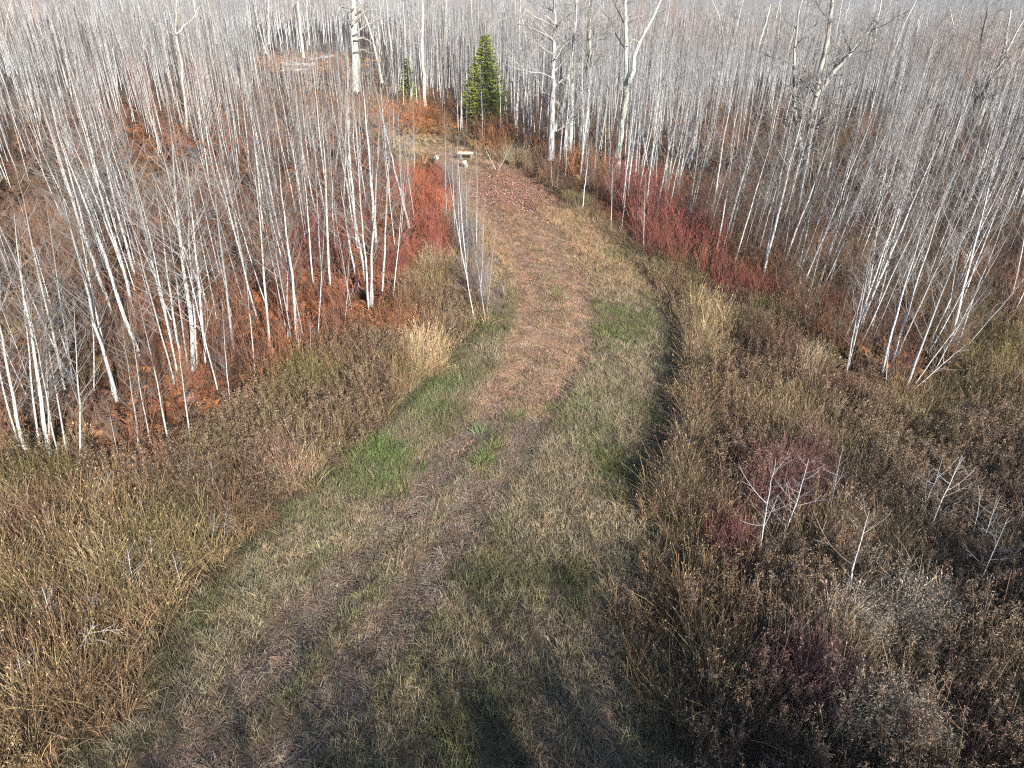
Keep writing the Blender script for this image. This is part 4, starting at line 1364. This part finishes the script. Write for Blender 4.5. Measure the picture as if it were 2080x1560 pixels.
SHR = [("orange_shrub", OSHRUB, [(1000, 276), (1020, 284), (985, 288), (1040, 292), (1010, 296), (1062, 300), (1088, 312), (1105, 322)], "orange-brown shrub between the tall spruce and the forked grey tree", 1.5),
       ("orange_shrub", OSHRUB, [(1150, 345), (1175, 338), (1200, 350), (1225, 362), (1140, 360), (1165, 372), (1195, 385), (1215, 398), (1240, 375)], "orange-tan shrub between the forked grey tree and the leaning white one", 1.3),
       ("orange_shrub", OSHRUB, [(790, 236), (812, 232), (835, 238), (858, 240), (880, 244), (902, 250), (918, 258), (770, 244), (845, 228), (870, 230)], "vivid orange shrub on the slope between the small spruce and the turning trail", 1.4),
       ("russet_shrub", RSHRUB, RB, "soft russet shrub in the long thicket between dry grass and the aspen stand", 1.05),
       ("red_shrub", SHRUB, [(1262, 385), (1285, 400), (1300, 382), (1315, 405), (1290, 425), (1330, 425), (1270, 415), (1310, 440), (1275, 440), (1255, 410), (1340, 400), (1295, 460)], "bright red shrub at the foot of the leaning white tree", 1.5),
       ("red_shrub", SHRUB, [(1350, 450), (1375, 465), (1330, 465), (1400, 480), (1360, 490), (1320, 490), (1345, 512), (1390, 505), (1420, 500), (1330, 530), (1370, 530), (1410, 525), (1440, 530), (1310, 505), (1430, 480), (1450, 510)], "dull red shrub in the thicket between the trail and the dense stand", 1.35),
       ("red_shrub", FSHRUB, [(900, 440), (890, 462), (820, 430), (800, 400), (868, 450), (905, 480), (828, 372), (850, 385), (870, 398), (838, 400), (860, 418), (880, 420), (815, 360)], "fiery orange-red shrub where the trail turns", 1.2),
       ("red_shrub", SHRUB, [(830, 470), (860, 480), (885, 500), (845, 520), (815, 540), (880, 465), (905, 530), (800, 565)], "red shrub between the white clump and the row of thin stems", 1.0),
       ("red_shrub", SHRUB, [(690, 470), (720, 500), (660, 520), (700, 540), (645, 480), (610, 520), (730, 450), (770, 420), (750, 470)], "red shrub among trunks in the reddish thicket", 1.2),
       ("red_shrub", SHRUB, [(1480, 610), (1505, 622), (1520, 602), (1465, 590), (1440, 570), (1495, 590), (1530, 620), (1690, 640), (1705, 655)], "dusky red shrub beside the tan grass under the dense stand", 1.0),
       ("purple_shrub", PSHRUB, [(1560, 985), (1585, 1000), (1610, 990), (1575, 1030), (1545, 1020), (1605, 1030), (1630, 1015)], "purple-red shrub in the thicket around the forked sapling", 1.0),
       ("purple_shrub", PSHRUB, [(1480, 1130), (1465, 1115), (1500, 1120), (1490, 1150)], "dark crimson shrub at the edge of the tall weeds near the mown strip", .8),
       ("purple_shrub", PSHRUB, [(1630, 1410), (1660, 1430), (1610, 1440), (1645, 1460), (1680, 1410)], "violet-brown shrub in the dark weeds below the pale fluffy grass", .8)]
for nm, pool, pts, lab, sz in SHR:
    for (bx, by) in pts:
        b_ = ground(bx + rng.normal(0, 4), by + rng.normal(0, 3))
        b_[2] = height(b_[None, 0], b_[None, 1])[0]
        o = link(nm, pool[rng.integers(len(pool))], None, b_)
        o.rotation_euler = (0, 0, rng.random() * 6.283)
        s = sz * rng.uniform(0.85, 1.2)
        o.scale = (s, s, s)
        tag(o, lab, "shrub", lab.replace("shrub", "shrubs"))


def k_clump(mb):
    blades(mb, 130, 0.35, 0.95, 0.014, 0.55, 0.3, 4, head=0.1, droop=1.0)


CLUMP = kinds(k_clump, 4, M_TANCLUMP, "grass clump")
def k_fluff(mb):
    for _ in range(55):
        a, r_ = rng.random() * 6.283, 0.42 * math.sqrt(rng.random())
        h_ = rng.uniform(0.45, 1.0)
        t = np.linspace(0, 1, 3)
        ln = rng.normal(0, 0.2, 2)
        p = np.stack([r_ * math.cos(a) + ln[0] * h_ * t ** 2, r_ * math.sin(a) + ln[1] * h_ * t ** 2, h_ * t], -1)
        mb.tube(p, 0.005 * (1 - 0.4 * t), 3, 0, rng.uniform(0.35, 0.6))
        n = 24
        leafy(mb, p[-1] + rng.normal(0, 1, (n, 3)) * np.array([0.08, 0.08, 0.07]), 0.032, lo=0.5, hi=1.4, asp=0.18)


M_FLUFF = solid_plant_mat("fluffy seed heads", (0.43, 0.375, 0.30), (0.36, 0.31, 0.25), 0.3)
FLUFF = kinds(k_fluff, 4, M_FLUFF, "fluffy clump")
CL = [(205, 1180, 1.0, "bright straw-coloured grass clump alone in the brown weeds"), (165, 915, .9, "straw grass clump between the forward aspens"), (885, 535, 1.0, "straw grass clump among red shrubs by the row of stems"),
      (868, 715, 1.2, "largest pale grass clump on the mown edge below the white clump"), (895, 735, .9, "smaller pale grass clump touching the mown edge"), (845, 745, 1.0, "pale grass clump set back from the mown edge"),
      (1060, 322, 1.5, "golden grass clump before the forked grey tree"), (1652, 745, 1.2, "upper half of the tall pale grass plume beside the leaning clump"), (1640, 800, 1.1, "lower pale grass plume beside the leaning clump"),
      (1615, 640, 1.4, "broad tan grass clump under the dense stand"), (1645, 628, 1.3, "tan grass clump touching a dusky red bush under the dense stand"), (1205, 352, 1.4, "tan grass clump at the leaning white tree's foot"), (1222, 388, 1.2, "pinkish tan grass clump beside the first red shrubs"),
      (655, 935, .8, "small tan clump where the mown edge meets the lush green patch"), (590, 990, .8, "pinkish pale clump on the mown edge"), (1740, 1290, 1.0, "fluffy pale grass clump below the wide-twigged sapling"), (1780, 1275, .9, "fluffy pale grass clump between two others below the wide-twigged sapling"),
      (1850, 1250, 1.0, "fluffy pale grass clump farthest from the trail"), (1770, 1480, 1.0, "greyish fluffy clump in the dark weeds"), (1830, 1500, .9, "greyish fluffy clump at the deepest shade"), (1700, 1500, .9, "greyish fluffy clump nearest the violet shrubs"),
      (1720, 1310, .8, "low fluffy pale clump nearest the trail under the wide-twigged sapling"), (1765, 1320, .9, "broad fluffy pale clump below two taller ones"), (1880, 1290, .9, "fluffy pale clump fading into deep shade"), (1835, 1290, .9, "fluffy pale clump in the middle of the outer group"),
      (1860, 1340, .8, "lowest fluffy clump of the outer group"), (1740, 1520, .9, "greyish fluffy clump between the violet shrubs and the deepest shade"), (1800, 1530, .9, "greyish fluffy clump lowest in the dark weeds"), (1870, 1520, .8, "greyish fluffy clump outermost in the dark weeds")]
for bx, by, s, lab in CL:
    b_ = ground(bx, by)
    b_[2] = height(b_[None, 0], b_[None, 1])[0]
    o = link("grass_clump", (FLUFF if "fluffy" in lab else CLUMP)[rng.integers(4)], None, b_)
    o.rotation_euler = (0, 0, rng.random() * 6.283)
    o.scale = (s, s, s)
    tag(o, lab, "grass clump", "bright clumps of dry grass")

# ------------------------------------------------------------------ cut wood
M_CUT = bark_mat("fresh cut wood", (0.62, 0.58, 0.5), (0.36, 0.31, 0.25), 0.5, (8, 8, 8), 0.1)
M_LOG = bark_mat("weathered log", (0.50, 0.47, 0.42), (0.2, 0.18, 0.15), 0.5, (5, 5, 5), 0.15)


def log_round(bx, by, rad, l, az, tilt, label):
    b_ = ground(bx, by)
    e = bpy.data.objects.new("log_round", None)
    sc.collection.objects.link(e)
    d = np.array([math.cos(az) * math.cos(tilt), math.sin(az) * math.cos(tilt), math.sin(tilt)])
    e.location = b_ + np.array([0, 0, rad * 0.95])
    bk, ct = MB(), MB()
    t = np.linspace(-0.5, 0.5, 5)
    P = d[None] * (l * t)[:, None]
    bk.tube(P, rad * (1 + 0.05 * np.sin(t * 9)), 12, 0, 1)
    for s in (-1, 1):
        c_ = d * (l * 0.5 * s)
        ct.tube([c_, c_ + d * s * 0.006], [rad * 0.99, rad * 0.97], 12, 0, 1, cap=True)
    link("bark", bk.mesh("round bark", [M_LOG]), e)
    link("cut_face", ct.mesh("round face", [M_CUT], False), e)
    tag(e, label, "log")


log_round(885, 327, 0.19, 0.34, R(-60), R(40), "short cut log round with a whitish face lying alone on the trail")
log_round(945, 338, 0.17, 0.42, R(-105), R(55), "short cut log round with a whitish face below the log bench")
b_ = ground(946, 324)
e = bpy.data.objects.new("log_bench", None)
sc.collection.objects.link(e)
e.location = b_
mb = MB(); mb.tube([(-0.55, 0, 0.45), (-0.2, 0.02, 0.46), (0.2, -0.02, 0.45), (0.55, 0, 0.46)], [0.11, 0.12, 0.115, 0.11], 12, 0, 1, cap=True)
link("seat", mb.mesh("bench seat", [M_LOG]), e)
for x_ in (-0.4, 0.38):
    mb = MB(); mb.tube([(x_, 0, -0.02), (x_, 0, 0.2), (x_, 0, 0.36)], [0.14, 0.13, 0.13], 10, 0, 1)
    link("leg", mb.mesh("bench leg", [M_DARK]), e)
tag(e, "low bench made of a pale log on two stubby legs beside the trail bend", "bench")


def fallen(p0, p1, r_, label):
    a, c_ = ground(*p0), ground(*p1)
    o_ = (a + c_) / 2
    n = 8
    t = np.linspace(0, 1, n)
    P = (a - o_) + (c_ - a) * t[:, None]
    P[:, 2] = r_ * 1.5 + rng.normal(0, 0.04, n)
    mb = MB(); mb.tube(P, r_ * (1 - 0.45 * t), 8, 0, 1, cap=True)
    for k_ in (2, 4, 5, 6):
        grow(mb, P[k_], np.array([rng.normal(), rng.normal(), 0.5]), 1.3, r_ * 0.3, 1, rng)
    o = link("fallen_log", mb.mesh("fallen log", [M_LOG]), None, o_)
    tag(o, label, "log")


fallen((640, 138), (575, 137), 0.3, "longest pale fallen log across the orange clearing")
fallen((676, 120), (632, 127), 0.28, "fallen log with a bright end reaching past the poplar on the orange clearing")
fallen((625, 147), (572, 148), 0.2, "thin grey fallen log with broken twigs at the near side of the orange clearing")
a = ground(143, 1372); c_ = ground(212, 1322)
mb = MB()
t = np.linspace(0, 1, 7)
P = (c_ - a) * t[:, None] + np.array([0, 0, 0.3]) + np.array([0, 0, 0.35]) * t[:, None]
P[:, :2] += rng.normal(0, 0.02, (7, 2))
mb.tube(P, 0.018 * (1 - 0.7 * t), 5, 0, 1.2)
for k_ in (2, 3, 4, 5):
    grow(mb, P[k_], (c_ - a) / np.linalg.norm(c_ - a) + rng.normal(0, 0.5, 3), 0.5, 0.007, 1, rng)
tag(link("fallen_branch", mb.mesh("fallen branch", [M_LIMB]), None, a), "bare pale branch lying over the tan grass beside the mown edge", "branch")
a = ground(1022, 606)
mb = MB()
mb.tube([(0, 0, -0.05), (0.02, 0, 0.25), (-0.03, 0.02, 0.5), (-0.10, 0.02, 0.62)], [0.05, 0.045, 0.04, 0.03], 7, 0, 1, cap=True)
mb.tube([(-0.02, 0, 0.45), (0.08, 0.03, 0.6)], [0.03, 0.012], 5, 0, 1)
tag(link("broken_stub", mb.mesh("broken stub", [M_DARK]), None, a), "short broken grey stub standing in the mown grass beside the row of stems", "stump")

# ------------------------------------------------------------------ haze
hb = MB()
X0, X1, Y0, Y1, Z0, Z1 = -2900, 2900, -300, 4400, -3.0, 30.0
hb.add([(X0, Y0, Z0), (X1, Y0, Z0), (X1, Y1, Z0), (X0, Y1, Z0), (X0, Y0, Z1), (X1, Y0, Z1), (X1, Y1, Z1), (X0, Y1, Z1)],
       [[0, 3, 2, 1], [4, 5, 6, 7], [0, 1, 5, 4], [1, 2, 6, 5], [2, 3, 7, 6], [3, 0, 4, 7]])
M_HAZE = bpy.data.materials.new("haze")
M_HAZE.use_nodes = True
nt = M_HAZE.node_tree
nt.nodes.remove(nt.nodes["Principled BSDF"])
pv = nt.nodes.new("ShaderNodeVolumePrincipled")
pv.inputs["Color"].default_value = (0.82, 0.90, 1.0, 1)
pv.inputs["Density"].default_value = 0.00035
nt.links.new(pv.outputs[0], nt.nodes["Material Output"].inputs["Volume"])
tag(link("haze", hb.mesh("haze", [M_HAZE], False)), "thin pale autumn haze over the wood", "haze", kind="stuff")

# ------------------------------------------------------------------ trees standing behind the drone on the sunny side; their bare crowns shade the near grass
SHADY = [(250, 1460), (480, 1330), (700, 1200), (1000, 1120), (1250, 1010), (1450, 880), (1750, 900), (2100, 760), (2500, 900), (2400, 1700), (150, 1700)]
SUNNY = ground(np.array([1745, 1850, 1770, 1830, 1430, 205]), np.array([1290, 1270, 1490, 1500, 690, 1170]))[:, :2]


def shades_sunny(tip, base, w_):
    L = np.array([tip[:2], base[:2]])
    return bool((dist_line(SUNNY, L) < w_).any())


OLD = []
for i in range(5):
    a_ = aspen(700 + i, 7.0, 0.06, 46, 0.2, 0.2, (30, 65), 6, 0.03, 1.5)
    OLD.append((a_[0].mesh("old aspen trunk", [M_ASPEN]), a_[1].mesh("old aspen crown", [M_TWIG], False)))
n_ = 0
while n_ < 150:
    tx_, ty_ = rng.uniform(150, 2450), rng.uniform(760, 1680)
    if not in_poly(np.array([tx_]), np.array([ty_]), SHADY)[0]:
        continue
    h_ = rng.uniform(9, 15)
    q = ground(tx_, ty_)
    L_ = h_ / math.tan(SUN_EL)
    b_ = (q[0] + math.sin(SUN_AZ) * L_, q[1] + math.cos(SUN_AZ) * L_, 0)
    if b_[1] > -2.5 or (shades_sunny(q, b_, 1.3) and rng.random() < 0.92):
        continue
    n_ += 1
    make_tree("aspen_tree", OLD[rng.integers(5)], b_, np.array([rng.normal(0, .05), rng.normal(0, .05), 1]), h_, 7.0, 1.0, rng.random() * 6.283,
              "old bare aspen in the row along the sunny side of the trail, behind the viewer", "tree", "old aspens behind the viewer")
SP = [o for o in sc.objects if o.name.startswith("spruce_tree")][0]
TIPS = [(1420, 1230, 14), (1560, 1180, 15), (1950, 1080, 14), (1975, 930, 13), (2040, 800, 12), (1980, 730, 12), (2010, 1380, 14), (1985, 1250, 15), (330, 1500, 14), (2060, 1100, 14), (470, 1390, 14), (290, 1530, 13), (845, 1215, 15), (1100, 1310, 14), (1225, 1170, 13), (640, 1360, 14), (1350, 1080, 14), (960, 1420, 15)]
for k_, (tx_, ty_, h_) in enumerate(TIPS):
    wd_ = 0.62 if k_ < 9 else 0.36
    tx_, ty_, _ = ground(tx_, ty_)
    L_ = h_ / math.tan(SUN_EL)
    if shades_sunny((tx_, ty_), (tx_ + math.sin(SUN_AZ) * L_, ty_ + math.cos(SUN_AZ) * L_), 1.6):
        continue
    o = SP.copy(); sc.collection.objects.link(o)
    o.location = (tx_ + math.sin(SUN_AZ) * L_, ty_ + math.cos(SUN_AZ) * L_, -0.1)
    o.scale = (h_ / 8.0 * wd_, h_ / 8.0 * wd_, h_ / 8.0)
    o.rotation_euler = (0, 0, rng.random() * 6.28)
    tag(o, "spruce in the row along the sunny side of the trail, behind the viewer", "tree", "spruces behind the viewer")
    for ch in list(SP.children):
        q = ch.copy(); sc.collection.objects.link(q); q.parent = o
